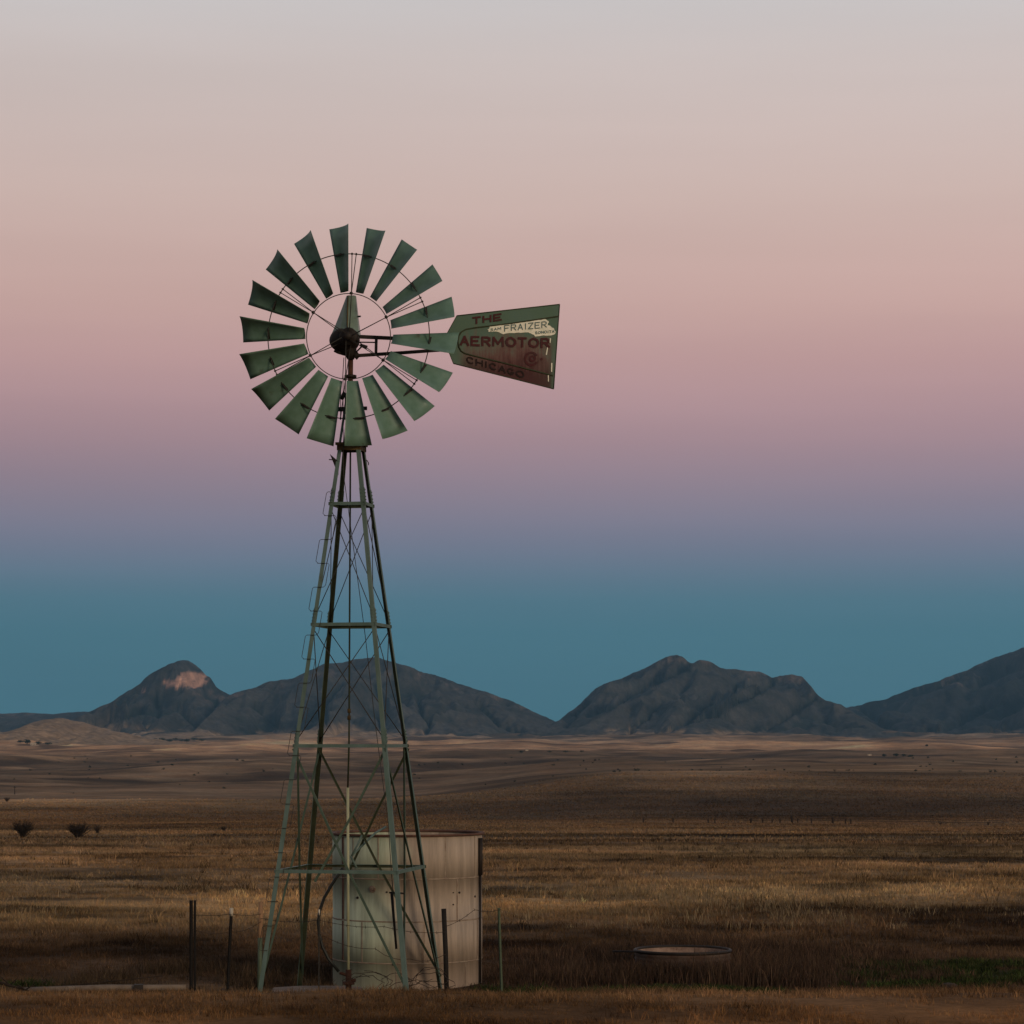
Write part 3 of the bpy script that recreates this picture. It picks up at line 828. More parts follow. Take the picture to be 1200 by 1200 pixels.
vane_out = [(535.3, 370), (655.8, 356.6), (648.8, 455.8), (531.3, 426), (526.5, 414.5), (521.5, 401), (524, 390.5)]
vn = mbw(); fr_ = [vane_p(*p) for p in vane_out]; bk_ = [vane_p(p[0], p[1], -.006) for p in vane_out]
nv = len(fr_)
vn.add(fr_ + bk_, [tuple(range(nv))[::-1], tuple(range(nv, 2 * nv))] + [(i, (i + 1) % nv, nv + (i + 1) % nv, nv + i) for i in range(nv)])

m, nt, b = new_mat('vane_paint_and_rust'); N, L = nt.nodes, nt.links
tc = N.new('ShaderNodeTexCoord'); sp = N.new('ShaderNodeSeparateXYZ'); L.new(tc.outputs['Object'], sp.inputs[0])
mp = N.new('ShaderNodeMapping'); mp.inputs['Scale'].default_value = (9, 9, 1.0); L.new(tc.outputs['Object'], mp.inputs[0])
stn = N.new('ShaderNodeTexNoise'); stn.inputs['Scale'].default_value = 2.2; stn.inputs['Detail'].default_value = 7; stn.inputs['Roughness'].default_value = .7; L.new(mp.outputs[0], stn.inputs['Vector'])
bl = N.new('ShaderNodeTexNoise'); bl.inputs['Scale'].default_value = 3.5; bl.inputs['Detail'].default_value = 6; L.new(tc.outputs['Object'], bl.inputs['Vector'])
v_top = vane_p(600, 385) - RO; v_bot = vane_p(600, 440) - RO
rz = N.new('ShaderNodeMapRange'); rz.inputs[1].default_value = v_top.z; rz.inputs[2].default_value = v_bot.z; L.new(sp.outputs['Z'], rz.inputs[0]); rz.clamp = False
xl = vane_p(534, 400) - RO; xr = vane_p(652, 400) - RO
rx = N.new('ShaderNodeMapRange'); rx.inputs[1].default_value = xl.x; rx.inputs[2].default_value = xr.x; L.new(sp.outputs['X'], rx.inputs[0])
# fade the rust out towards the nose and the trailing edge (the paint survives there)
ex = N.new('ShaderNodeFloatCurve'); cv = ex.mapping.curves[0]
cv.points[0].location = (0, 0); cv.points[1].location = (1, 0)
for p in ((.03, .15), (.16, .85), (.90, .9), (.955, .35)): cv.points.new(*p)
ex.mapping.update(); L.new(rx.outputs[0], ex.inputs['Value'])
a1 = N.new('ShaderNodeMath'); a1.operation = 'MULTIPLY_ADD'; a1.inputs[1].default_value = 1.1; L.new(stn.outputs['Fac'], a1.inputs[0]); L.new(rz.outputs[0], a1.inputs[2])
a2 = N.new('ShaderNodeMath'); a2.operation = 'MULTIPLY_ADD'; a2.inputs[1].default_value = .9; L.new(bl.outputs['Fac'], a2.inputs[0]); L.new(a1.outputs[0], a2.inputs[2])
rr_ = N.new('ShaderNodeMapRange'); rr_.inputs[1].default_value = 1.05; rr_.inputs[2].default_value = 1.55; L.new(a2.outputs[0], rr_.inputs[0])
ru_ = N.new('ShaderNodeMath'); ru_.operation = 'MULTIPLY'; L.new(rr_.outputs[0], ru_.inputs[0]); L.new(ex.outputs[0], ru_.inputs[1])
gcol = N.new('ShaderNodeMix'); gcol.data_type = 'RGBA'; gcol.inputs[6].default_value = (.082, .142, .124, 1); gcol.inputs[7].default_value = (.065, .125, .070, 1); L.new(bl.outputs['Fac'], gcol.inputs[0])
rcol = N.new('ShaderNodeMix'); rcol.data_type = 'RGBA'; rcol.inputs[6].default_value = (.165, .088, .078, 1); rcol.inputs[7].default_value = (.048, .010, .011, 1)
rd = N.new('ShaderNodeMapRange'); rd.inputs[1].default_value = 1.2; rd.inputs[2].default_value = 1.9; L.new(a2.outputs[0], rd.inputs[0]); L.new(rd.outputs[0], rcol.inputs[0])
mxv = N.new('ShaderNodeMix'); mxv.data_type = 'RGBA'; L.new(ru_.outputs[0], mxv.inputs[0]); L.new(gcol.outputs[2], mxv.inputs[6]); L.new(rcol.outputs[2], mxv.inputs[7])
L.new(mxv.outputs[2], b.inputs['Base Color']); b.inputs['Roughness'].default_value = .6; b.inputs['Specular IOR Level'].default_value = .25
M_vane = m
vane = add(vn, 'tail_vane', M_vane)

Z5 = lambda x, y: (510 + x / 7.5, 340 + y / 7.5)
rib = [(1083, 230), (900, 258), (700, 288), (500, 313), (340, 332), (270, 345), (230, 368), (208, 405), (200, 450), (208, 500), (228, 535), (260, 556), (400, 592), (560, 630), (700, 664), (870, 708), (1036, 752)]
mbw().tube([vane_p(*Z5(*p), off=.004) for p in rib], .011, 6).build('rib', M_rustpaint if False else M_in, vane, RO)
ed = mbw().tube([fr_[6] , fr_[0]], .006, 6).tube([fr_[0], fr_[1]], .008, 6).tube([fr_[1], fr_[2]], .008, 6).tube([fr_[2], fr_[3]], .008, 6).tube([fr_[3], fr_[5], fr_[6]], .006, 6)
ed.build('rolled_edge', M_in, vane, RO)
M_letter = paint('faded_red_lettering', (.060, .009, .012), (.055, .018, .018), .75, 9)
M_letter2 = paint('nearly_lost_lettering', (.014, .006, .006), (.022, .010, .008), .8, 14)
M_patch = paint('white_brushed_paint', (.86, .83, .70), (.62, .64, .52), .7, 16)
M_blue = paint('green_grey_letters', (.090, .150, .150), (.12, .17, .16), .7, 16)


GL = {'T': [[(0, 1), (1, 1)], [(.5, 1), (.5, 0)]], 'H': [[(0, 0), (0, 1)], [(1, 0), (1, 1)], [(0, .5), (1, .5)]],
      'E': [[(0, 0), (0, 1)], [(0, 1), (.95, 1)], [(0, .52), (.8, .52)], [(0, 0), (1, 0)]], 'A': [[(0, 0), (.5, 1)], [(.5, 1), (1, 0)], [(.2, .34), (.8, .34)]],
      'R': [[(0, 0), (0, 1)], [(0, 1), (.65, 1), (.95, .88), (.95, .64), (.65, .5), (0, .5)], [(.5, .5), (1, 0)]], 'M': [[(0, 0), (.05, 1)], [(.05, 1), (.5, .25)], [(.5, .25), (.95, 1)], [(.95, 1), (1, 0)]],
      'O': [[(.5 + .5 * math.sin(t * math.pi / 7), .5 + .5 * math.cos(t * math.pi / 7)) for t in range(15)]],
      'C': [[(.5 + .5 * math.cos(R(a)), .5 + .5 * math.sin(R(a))) for a in range(45, 316, 30)]],
      'I': [[(.5, 0), (.5, 1)]], 'G': [[(.5 + .5 * math.cos(R(a)), .5 + .5 * math.sin(R(a))) for a in range(45, 331, 26)] + [(.98, .42)], [(.98, .42), (.6, .42)]],
      'F': [[(0, 0), (0, 1)], [(0, 1), (1, 1)], [(0, .52), (.8, .52)]], 'Z': [[(0, 1), (1, 1)], [(1, 1), (0, 0)], [(0, 0), (1, 0)]],
      'S': [[(.95, .85), (.6, 1), (.25, .97), (.05, .76), (.3, .56), (.7, .46), (.97, .25), (.7, .02), (.3, 0), (.03, .15)]], 'N': [[(0, 0), (0, 1)], [(0, 1), (1, 0)], [(1, 0), (1, 1)]]}
WID = {'I': .3, 'M': 1.2, 'O': 1.08, 'C': 1.0}


def lettering(txt, p0, p1, hpx, mat, th, off=.010):
    """painted letters made of strokes, laid flat on the vane along the baseline p0 - p1 (photo pixels)"""
    m_ = mbw(); adv = [WID.get(ch, .9) + .42 for ch in txt]; tot = sum(adv) - .42; cur = 0
    n_ = 0
    for ch, a_ in zip(txt, adv):
        w_ = a_ - .42
        for line in GL[ch]:
            P_ = []
            for gx_, gy_ in line:
                s_ = (cur + w_ * gx_) / tot
                gy2 = (th / 2 + gy_ * (hpx - th)) + random.uniform(-.12, .12) * th
                P_.append((p0[0] + (p1[0] - p0[0]) * s_, p0[1] + (p1[1] - p0[1]) * s_ - gy2))
            for q0, q1 in zip(P_[:-1], P_[1:]):
                dx, dy = q1[0] - q0[0], q1[1] - q0[1]; L_ = math.hypot(dx, dy) or 1
                ux, uy = dx / L_ * th * .35, dy / L_ * th * .35; vx, vy = -dy / L_ * th / 2, dx / L_ * th / 2
                o_ = off + n_ * .00003; n_ += 1
                m_.add([vane_p(q0[0] - ux + vx, q0[1] - uy + vy, o_), vane_p(q1[0] + ux + vx, q1[1] + uy + vy, o_), vane_p(q1[0] + ux - vx, q1[1] + uy - vy, o_), vane_p(q0[0] - ux - vx, q0[1] - uy - vy, o_)], [(0, 1, 2, 3)])
        cur += a_
    return m_.build('lettering', mat, vane, RO)


lettering('THE', Z5(332, 302), Z5(580, 270), 9.0, M_letter, 2.2)
lettering('AERMOTOR', Z5(226, 490), Z5(1000, 512), 12.2, M_letter, 2.7)
lettering('CHICAGO', Z5(280, 640), Z5(778, 776), 8.2, M_letter2, 1.7)
# the large C wrapped round a small o, and its full stop
co_ = mbw()
def arc(cx, cy, r0, a0, a1, n=28): return [vane_p(*Z5(cx + r0 * math.cos(R(a)), cy - r0 * math.sin(R(a))), off=.009) for a in np.linspace(a0, a1, n)]
def flat_arc(mb, cx, cy, ri, ro, a0, a1, off=.010):
    aa = np.linspace(a0, a1, 30)
    vs = []
    for a in aa:
        for r_ in (ri, ro): vs.append(vane_p(*Z5(cx + r_ * math.cos(R(a)), cy - r_ * math.sin(R(a))), off=off))
    mb.add(vs, [(2 * i, 2 * i + 1, 2 * i + 3, 2 * i + 2) for i in range(len(aa) - 1)])
flat_arc(co_, 845, 604, 45, 64, 30, 330); flat_arc(co_, 856, 602, 13, 30, 0, 360); flat_arc(co_, 934, 606, 1, 11, 0, 360)
co_.build('lettering', M_letter, vane, RO)
blob = [(462, 345), (485, 318), (540, 312), (590, 303), (650, 300), (700, 290), (800, 278), (900, 262), (962, 254), (998, 272), (992, 305), (1040, 335), (1058, 362), (1046, 392), (1008, 402),
        (950, 398), (882, 408), (850, 385), (820, 374), (720, 372), (640, 378), (595, 386), (560, 368), (510, 366), (472, 366)]
pb_ = mbw(); pts = []
for i in range(len(blob)):
    a_, c_ = blob[i], blob[(i + 1) % len(blob)]
    for t in (0, .33, .66):
        pts.append((a_[0] + (c_[0] - a_[0]) * t + random.uniform(-4, 4), a_[1] + (c_[1] - a_[1]) * t + random.uniform(-4, 4)))
pb_.add([vane_p(*Z5(*p), off=.007) for p in pts], [tuple(range(len(pts)))[::-1]])
for dr in ([(985, 500), (992, 505), (982, 570), (972, 568)], [(1020, 640), (1030, 640), (1028, 720), (1018, 716)], [(990, 735), (998, 735), (999, 805), (992, 803)], [(1008, 420), (1018, 425), (1014, 465), (1006, 460)]):
    pb_.add([vane_p(*Z5(*p), off=.007) for p in dr], [(3, 2, 1, 0)])
pb_.build('white_paint_patch', M_patch, vane, RO)
lettering('SAM', Z5(488, 362), Z5(578, 348), 3.4, M_blue, .7, .012)
lettering('FRAIZER', Z5(610, 366), Z5(978, 330), 7.8, M_blue, 1.15, .012)
lettering('SONOITA', Z5(880, 388), Z5(1046, 374), 3.4, M_blue, .7, .012)
# tail bone
tb = mbw()
tb.bar(at(420, 394.5, 36.05), at(472, 397, 36.10), .05, .03, (0, 0, 1)).bar(at(472, 397, 36.10), vane_p(545, 400, -.03), .045, .03, (0, 0, 1))
tb.bar(at(415, 417, 36.05), at(470, 413.5, 36.09), .045, .03, (0, 0, 1)).bar(at(470, 413.5, 36.09), vane_p(545, 408, -.03), .045, .03, (0, 0, 1))
tb.bar(at(441, 396, 36.05), at(440.5, 417, 36.05), .04, .03, (1, 0, 0))
tb.tube([at(421, 401, 36.0), at(441, 401.3, 36.05)], .010, 6).tube([at(418, 412, 35.9), at(425, 405, 35.9), at(428, 406, 35.9)], .012, 6)
tb.tube([at(422, 404, 35.85), at(430, 407.5, 35.85)], [.02, .03], 8)
add(tb, 'tail_arm', M_iron)

# --- wheel
hubp = at(408.3, 394.2, HUBY)
wh = MB()
wh.lathe((0, 0, 0), [(.001, -.10), (.05, -.10), (.06, -.06), (.06, -.02), (.115, -.015), (.125, .0), (.115, .015), (.06, .02), (.06, .14), (.12, .145), (.12, .17), (.001, .17)], 24, axis='y')
wheel = wh.build('wheel', M_iron, root, (0, 0, 0)); wheel.location = hubp - RO; wheel.rotation_euler = (R(3.0), 0, R(-6.4))
for rad, wd in ((.590, .007), (1.135, .0075)):
    tor = MB(); n = 108
    tor.tube([(rad * math.sin(2 * math.pi * k / n), 0, rad * math.cos(2 * math.pi * k / n)) for k in range(n + 1)], wd, 6, caps=False)
    tor.build('ring', M_rod, wheel, (0, 0, 0))
PHI = R(46)
ri, ro, wi, wo = .615, 1.515, .195, .472
bm_ = MB(); nu, nvv = 9, 7
vs = []
for j in range(nvv):
    t = j / (nvv - 1); r_ = ri + (ro - ri) * t; w_ = wi + (wo - wi) * t
    for i in range(nu):
        s_ = i / (nu - 1) * 2 - 1
        bulge = (1 - s_ * s_) * w_ * .11 - w_ * .05
        vs.append(Vector((s_ * w_ / 2 * math.cos(PHI) + bulge * math.sin(PHI), -s_ * w_ / 2 * math.sin(PHI) + bulge * math.cos(PHI), r_)))
bm_.add(vs, [(j * nu + i, j * nu + i + 1, (j + 1) * nu + i + 1, (j + 1) * nu + i) for j in range(nvv - 1) for i in range(nu - 1)], smooth=True)
for t_ in ():
    pass
blade = bm_.build('blade', M_blade, wheel, (0, 0, 0))
so = blade.modifiers.new('thickness', 'SOLIDIFY'); so.thickness = .004; so.offset = 0
rot = 0
for k in range(18):
    o = blade if k == 0 else blade.copy()
    if k: COL.objects.link(o); o.parent = wheel
    o.rotation_euler = (random.uniform(-.012, .012), R(-4.2 + 20 * k + random.uniform(-.7, .7)), 0)
# blade straps on the rings
stp = MB()
for yy in (0,):
    c = [Vector((s_ * .17 * math.cos(PHI), -s_ * .17 * math.sin(PHI) - .0, 1.135 + .0)) for s_ in (-1, 1)]
    stp.bar(c[0] + Vector((0, -.012, 0)), c[0] + (c[1] - c[0]) * .48 + Vector((0, -.012, 0)), .03, .006, (0, 0, 1))
stp0 = stp.build('blade_clip', M_rod, wheel, (0, 0, 0))
for k in range(18):
    o = stp0 if k == 0 else stp0.copy()
    if k: COL.objects.link(o); o.parent = wheel
    o.rotation_euler = (0, R(-4.2 + 20 * k), 0)
spk = MB()
for (y0, dth) in ((-.06, 1.5), (.15, -1.5)):
    th = R(dth)
    node = Vector((0, 0, .590))
    spk.tube([Vector((0.02 * (1 if dth > 0 else -1), y0, .05)), node, Vector((1.135 * math.sin(th), 0, 1.135 * math.cos(th)))], .0065, 6)
spk.tube([(0, -.02, .575), (0, -.02, .61)], .022, 8).tube([(1.135 * math.sin(R(1.5)), 0, 1.12), (1.135 * math.sin(R(1.5)), 0, 1.15)], .012, 6).tube([(1.135 * math.sin(R(-1.5)), 0, 1.12), (1.135 * math.sin(R(-1.5)), 0, 1.15)], .012, 6)
spoke = spk.build('spoke', M_rod, wheel, (0, 0, 0))
for k in range(6):
    o = spoke if k == 0 else spoke.copy()
    if k: COL.objects.link(o); o.parent = wheel
    o.rotation_euler = (0, R(4.6 + 60 * k), 0)

# ------------------------------------------------------------------ well pump, pipes and slab
wp = empty('well_pump', (at(408, 870, 36.0).x, 36.0, ZB), 'rusty well pump with a pale yellow riser pipe under the windmill', 'pump'); WO = Vector(wp.location)
MB(WO).tube([at(407.6, 923, 36.0), at(408.2, 1138, 36.0)], .020, 10).build('riser_pipe', M_pvc, wp)
pm = MB(WO).tube([at(408.4, 1136, 36.0), at(408.4, 1163, 36.0)], .042, 12); pm.lathe(at(408.4, 1152, 36.0), [(0, -.02), (.085, -.02), (.085, .02), (0, .02)], 16); pm.tube([at(398, 1140, 36.0), at(408, 1143, 36.0)], .022, 8).tube([at(408, 1148, 36.0), at(417, 1149, 36.0)], .025, 8)
pm.build('pump_body', M_rust, wp)
hp = [(402, 1017), (396, 1026), (388, 1038), (380, 1052), (375, 1066), (373, 1080), (374, 1095), (378, 1110), (385, 1124), (397, 1138.5)]
tag(MB(at(397, 1160, 35.9)).tube([at(px, py, 35.9) for px, py in hp], .022, 8).build('hose', M_hose), 'black rubber hose curving down to the pump base', 'hose')
op = empty('outlet_pipe', at(412, 1003, 36.6), 'grey bent outlet pipe reaching over the storage tank rim', 'pipe'); OO = Vector(op.location)
MB(OO).tube([at(452, 969, 37.35), at(440, 976, 37.1), at(415, 1000, 36.6), at(411.5, 1004, 36.55), at(418, 1017, 36.5)], .016, 8).build('bent_pipe', M_leg, op)
MB(OO).tube([at(424, 979, 36.6), at(419, 990, 36.6), at(412, 1003, 36.55)], .014, 8).build('branch_pipe', M_leg, op)
sl = MB((-2.75, 36.3, ZB)); rnd = [(-.62, -.40), (-.35, -.52), (.1, -.5), (.5, -.44), (.66, -.2), (.62, .3), (.2, .48), (-.3, .46), (-.66, .2)]
zt = -.075
vs = [Vector((-2.75 + a_, 36.35 + b_, z_)) for z_ in (ZB - .1, zt) for a_, b_ in rnd]
nn = len(rnd)
sl.add(vs, [tuple(range(nn))[::-1], tuple(range(nn, 2 * nn))] + [(i, (i + 1) % nn, nn + (i + 1) % nn, nn + i) for i in range(nn)])
ob = sl.build('concrete_slab', M_conc); tag(ob, 'low grey concrete slab at the foot of the windmill', 'slab')
bv = ob.modifiers.new('soft', 'BEVEL'); bv.width = .03; bv.segments = 2

# ------------------------------------------------------------------ storage tank
TX, TY, TR = -1.555, 38.2, 1.108; TZ0 = -.25; TZ1 = 2.045
tank = empty('storage_tank', (TX, TY, -.2), 'pale streaked round steel water tank behind the windmill legs', 'water tank'); TO = Vector(tank.location)
sh = MB(TO); prof = []
rows = [TZ0, .21, .815, 1.43, TZ1]          # four courses of plate, each lapping the one below
for i in range(4):
    rad = TR + (.004 if i % 2 else 0.0)
    prof += [(rad, rows[i]), (rad, rows[i + 1])]
prof += [(TR - .012, TZ1), (TR - .012, TZ0)]
sh.lathe((TX, TY, 0), prof, 96)
for p in sh.f: pass
shell = sh.build('shell', M_tank, tank)
sm_ = MB(TO)
for zz in rows[1:4]:
    sm_.lathe((TX, TY, zz), [(TR + .001, -.010), (TR + .0065, -.008), (TR + .0065, .008), (TR + .001, .010)], 96)
sm_.build('seam', M_seam, tank)
for i, degs in enumerate(((-96, -38, 30, 92), (-124, -75, -20, 50), (-140, -98, -47, 20), (-133, -110, -58, -25, 60))):
    for dg in degs:
        a_ = R(dg); n_ = Vector((math.cos(a_), math.sin(a_), 0)); p = Vector((TX, TY, 0)) + n_ * (TR + .004)
        MB(TO).bar(p + Vector((0, 0, rows[i] + .012)), p + Vector((0, 0, rows[i + 1] - .012)), .016, .008, Vector((-n_.y, n_.x, 0))).build('upright_seam', M_seam, tank)
MB(TO).lathe((TX, TY, TZ1), [(TR - .03, .0), (TR + .035, .0), (TR + .04, .018), (TR + .035, .034), (TR - .03, .03)], 96, closed=True).build('rim', M_tankrim, tank)
MB(TO).lathe((TX, TY, 0), [(TR - .014, 1.82), (.001, 1.82)], 64).build('water', M_hose, tank)
vl = MB(TO)
def on_tank(px, py, off=.0):
    a = (px - 477.5) * 37.2 / F / TR; n_ = Vector((a, -math.sqrt(max(0, 1 - a * a)), 0)); p = Vector((TX, TY, 0)) + n_ * (TR + off)
    p.z = CAM_H - (py - HZ) * p.y / F; return p, n_
p, n_ = on_tank(440, 1042)
vl.tube([p, p + n_ * .02], .050, 20).tube([p + n_ * .02, p + n_ * .05], .024, 12)
vl.build('outlet_flange', M_seam, tank)
for (px, py, r_) in ((457, 1045.5, .014), (422, 1052, .020), (541, 1046, .016), (465, 1130, .022), (559, 1050.5, .016), (534, 1046, .009), (534, 1060, .012)):
    p, n_ = on_tank(px, py); MB(TO).tube([p, p + n_ * .012], r_, 10).build('bolt', M_iron, tank)
p0_, n0 = on_tank(563.2, 982, .0); p1_, _ = on_tank(563.2, 1161, .0)
MB(TO).tube([p0_ + n0 * .03, Vector((p0_.x, p0_.y, 1.45)) + n0 * .03], .036, 10).tube([Vector((p0_.x, p0_.y, 1.47)) + n0 * .03, Vector((p0_.x, p0_.y, -.22)) + n0 * .03], .018, 10).build('overflow_pipe', M_iron, tank)
# dark rust run down the left lap
rs = MB(TO)
pa, n_ = on_tank(403.5, 984, .005); t_ = Vector((-n_.y, n_.x, 0)); 
for i_, (za, zb, w_) in enumerate(((TZ1 - .02, 1.44, .05), (1.42, .83, .045), (.80, .23, .04))):
    q0 = Vector((pa.x, pa.y, za)); q1 = Vector((pa.x, pa.y, zb)); rs.bar(q0, q1, w_, .008, t_)
rs.build('rusted_lap', M_tankrim, tank)
pd, n_ = on_tank(533, 984, .003); t_ = Vector((-n_.y, n_.x, 0))

# ------------------------------------------------------------------ stock tank
SX, SY, SR = 2.63, 39.6, .735; SZ1 = CAM_H - (1113.5 - HZ) * SY / F; SZ0 = gz(SX, SY) - .1
stk = empty('stock_tank', (SX, SY, SZ0), 'low round rusty stock tank standing in reddish weeds', 'trough'); SO = Vector(stk.location)
pr = []
for i in range(25):
    t = i / 24; pr.append((SR + .008 * math.sin(t * math.pi * 14), SZ0 + (SZ1 - SZ0) * t))
M_stout = paint('rust_brown_trough', (.050, .028, .020), (.090, .066, .054), .85, 5, RUST, .5, 4)
M_stin = paint('bleached_trough_inside', (.27, .19, .15), (.16, .105, .08), .85, 7, RUST, .35, 9)
MB(SO).lathe((SX, SY, 0), pr, 72).build('wall', M_stout, stk)
MB(SO).lathe((SX, SY, 0), [(SR - .02, SZ1), (SR - .02, SZ0 + .12), (.001, SZ0 + .10)], 72).build('inside', M_stin, stk)
rm = MB(SO); n = 72
rm.tube([(SX + SR * math.cos(2 * math.pi * k / n), SY + SR * math.sin(2 * math.pi * k / n), SZ1) for k in range(n + 1)], .025, 8, caps=False)
rm.build('rim', M_iron, stk)
tag(MB((1.85, 39.4, SZ1)).tube([(1.55, 39.5, SZ1 - .01), (2.0, 39.25, SZ1 + .005), (2.25, 39.15, SZ1 - .01)], .014, 8).build('feed_pipe', M_iron), 'thin dark pipe lying over the left rim of the stock tank', 'pipe')

# ------------------------------------------------------------------ fence posts and wire
def tpost(px, ytop, ybot, Y, w, label, mat, tip=None, lean=0.0, double=False, round_=False, second=None):
    p1 = at(px + lean, ytop, Y); p0 = at(px, ybot, Y); p0.z = min(p0.z, gz(p0.x, Y) - .05)
    e = empty('fence_post', p0, label, 'fence post', 'posts of the near fence'); E = Vector(e.location)
    s = (p1 - p0); lo = p0 + s * 0; hi = p1
    spl = hi if not second else p0 + s * second[0]
    def stick(a, b_, mt, nm):
        m_ = MB(E)
        if round_: m_.tube([a, a + (b_ - a) * .5 + Vector((.006, 0, 0)), b_], w / 2, 10)
        else:
            m_.bar(a, b_, w, .008, (1, 0, 0)); m_.bar(a + Vector((0, -.020, 0)), b_ + Vector((0, -.020, 0)), .008, .032, (1, 0, 0))
            nst = 14
            for i in range(1, nst): m_.box(a + (b_ - a) * (i / nst) + Vector((0, -.040, 0)), .016, .012, .012)
            if double:
                dx = Vector((w * 1.05, .01, 0)); m_.bar(a + dx, b_ + dx, w * .7, .008, (1, 0, 0)); m_.bar(a + dx + Vector((0, -.02, 0)), b_ + dx + Vector((0, -.02, 0)), .008, .032, (1, 0, 0))
        return m_.build(nm, mt, e)
    stick(lo, spl, mat, 'shaft')
    if second: stick(spl, hi, second[1], 'upper_shaft')
    if tip is not None:
        t0 = hi; t1 = hi + s.normalized() * tip
        MB(E).tube([t0 - s.normalized() * .03, t1], w * .62, 8).build('tip', M_white, e)
    return e


tpost(224.0, 1055, 1165, 36.55, .050, 'black pair of steel fence posts left of the windmill, tallest of the fence', M_post, double=True)
tpost(266.5, 1071, 1160, 36.75, .044, 'thin dark steel fence post with a white painted tip', M_post, tip=.085, lean=4.5)
tpost(303.5, 1057, 1150, 37.0, .066, 'weathered fence post with orange wooden top beside the left tower leg', M_greenpost, lean=2, round_=True, second=(.62, M_wood))
tpost(373.5, 1070, 1165, 35.75, .020, 'very thin rusty fence stake behind the curved hose', M_rod, tip=.05, lean=.5)
tpost(523.5, 1065, 1168, 36.2, .072, 'thick black pipe fence post in front of the water tank', M_post, lean=-3.5, round_=True)
tpost(588.0, 1064, 1165, 36.6, .040, 'faded green steel fence post right of the water tank', M_greenpost, lean=-3.5)
p = at(740, 1189, 31.2)
e = empty('post_stub', (p.x, p.y, gz(p.x, p.y)), 'short black post top poking up at the bottom edge', 'post'); E = Vector(e.location)
MB(E).bar(Vector((p.x, p.y, gz(p.x, p.y) - .1)), p, .05, .05, (1, 0, 0)).build('shaft', M_post, e)
MB(E).box(p + Vector((0, 0, .008)), .07, .07, .016).build('cap', M_iron, e)


def strand(pts, label, r=.0045, sag=.02, barbs=True):
    """barbed wire through photo points (px, py, Y)"""
    P = [at(*p) for p in pts]; out = []
    for a_, b_ in zip(P[:-1], P[1:]):
        L_ = (b_ - a_).length; n = max(4, int(L_ / .12))
        for i in range(n):
            t = i / n; q_ = a_.lerp(b_, t); q_.z -= sag * 4 * t * (1 - t) + random.uniform(-.004, .004); out.append(q_)
    out.append(P[-1])
    m_ = MB(P[0]).tube(out, r, 5)
    if barbs:
        for q_ in out[1:-1]:
            if random.random() < .7:
                d = Vector((random.uniform(-.4, .4), random.uniform(-.4, .4), 1)).normalized() * .022
                m_.tube([q_ - d, q_ + d], .003, 4)
    return tag(m_.build('barbed_wire', M_wire), label, 'wire', 'barbed wire strands')


strand([(226, 1072, 36.53), (268.5, 1071, 36.72), (306, 1071, 36.97)], 'upper barbed wire from the black double post to the orange topped post', .004)
strand([(226, 1089, 36.53), (268, 1092, 36.72), (306, 1080, 36.97)], 'lower sagging barbed wire between the three left fence posts', .004, .05)
strand([(306, 1076, 36.95), (373.5, 1078, 35.73), (450, 1086, 35.9), (522, 1092, 36.14)], 'barbed wire crossing in front of the water tank at mid height', .004, .04)
strand([(373.5, 1094, 35.73), (440, 1112, 35.9), (480, 1124, 36.0), (522.5, 1118, 36.14)], 'low sagging barbed wire across the lower part of the tank', .004, .06)
strand([(521, 1086, 36.14), (556, 1066, 36.4), (587, 1066, 36.58)], 'loose barbed wire between the black pipe post and the green post', .004, .03)
# tangle of loose wire by the tower foot
tg = MB(at(470, 1158, 35.7))
for j in range(7):
    cx = random.uniform(425, 515); cy = random.uniform(1146, 1160); pts = []; a0 = random.uniform(0, 6)
    for i in range(26):
        a_ = a0 + i * .36; rx_ = random.uniform(22, 30) * (1 - .3 * (j % 3) / 2); ry_ = random.uniform(9, 14)
        pts.append(at(cx + rx_ * math.cos(a_), min(cy + ry_ * math.sin(a_), 1164), 35.75 + .12 * math.sin(a_ * 1.7 + j)))
    tg.tube(pts, .0045, 5)
tag(tg.build('wire_tangle', M_wire), 'tangle of loose rusty wire at the foot of the tower', 'wire')
# pole on the ground, left
lp = MB(at(120, 1159, 36.3)); 
lp.tube([at(28, 1160, 36.5), at(70, 1159, 36.45), at(125, 1157.5, 36.4), at(160, 1157.5, 36.4), at(218, 1157, 36.4)], [.036, .042, .048, .044, .040], 10)
tag(lp.build('fallen_pole', M_log), 'pale weathered pole lying on the grass at far left', 'pole')
tag(MB(at(162, 1158, 36.35)).box(at(162.5, 1157, 36.34), .12, .12, .085, .2).build('clamp_block', M_iron), 'dark iron block sitting on the fallen pole', 'block')


def stick_branch(pts, r, label):
    P = [at(*p) for p in pts]; m_ = MB(P[0]); m_.tube(P, [r * (1 - .6 * i / (len(P) - 1)) for i in range(len(P))], 6)
    for i in range(1, len(P) - 1):
        for s_ in (-1, 1):
            d = Vector((random.uniform(.1, .25) * s_, random.uniform(-.1, .1), random.uniform(.05, .16))); m_.tube([P[i], P[i] + d * .6, P[i] + d], [r * .4, r * .3, r * .15], 5)
    return tag(m_.build('branch', M_twig), label, 'branch', 'dead branches on the ground')


stick_branch([(-6, 1150, 36.0), (12, 1155, 36.0), (30, 1160, 36.0), (46, 1167, 35.9)], .026, 'dark dead branch slanting down at the left edge')
stick_branch([(36, 1158, 36.7), (80, 1155.5, 36.8), (130, 1150, 36.9), (192, 1143.5, 37.0)], .016, 'long thin dead branch rising behind the fallen pole')
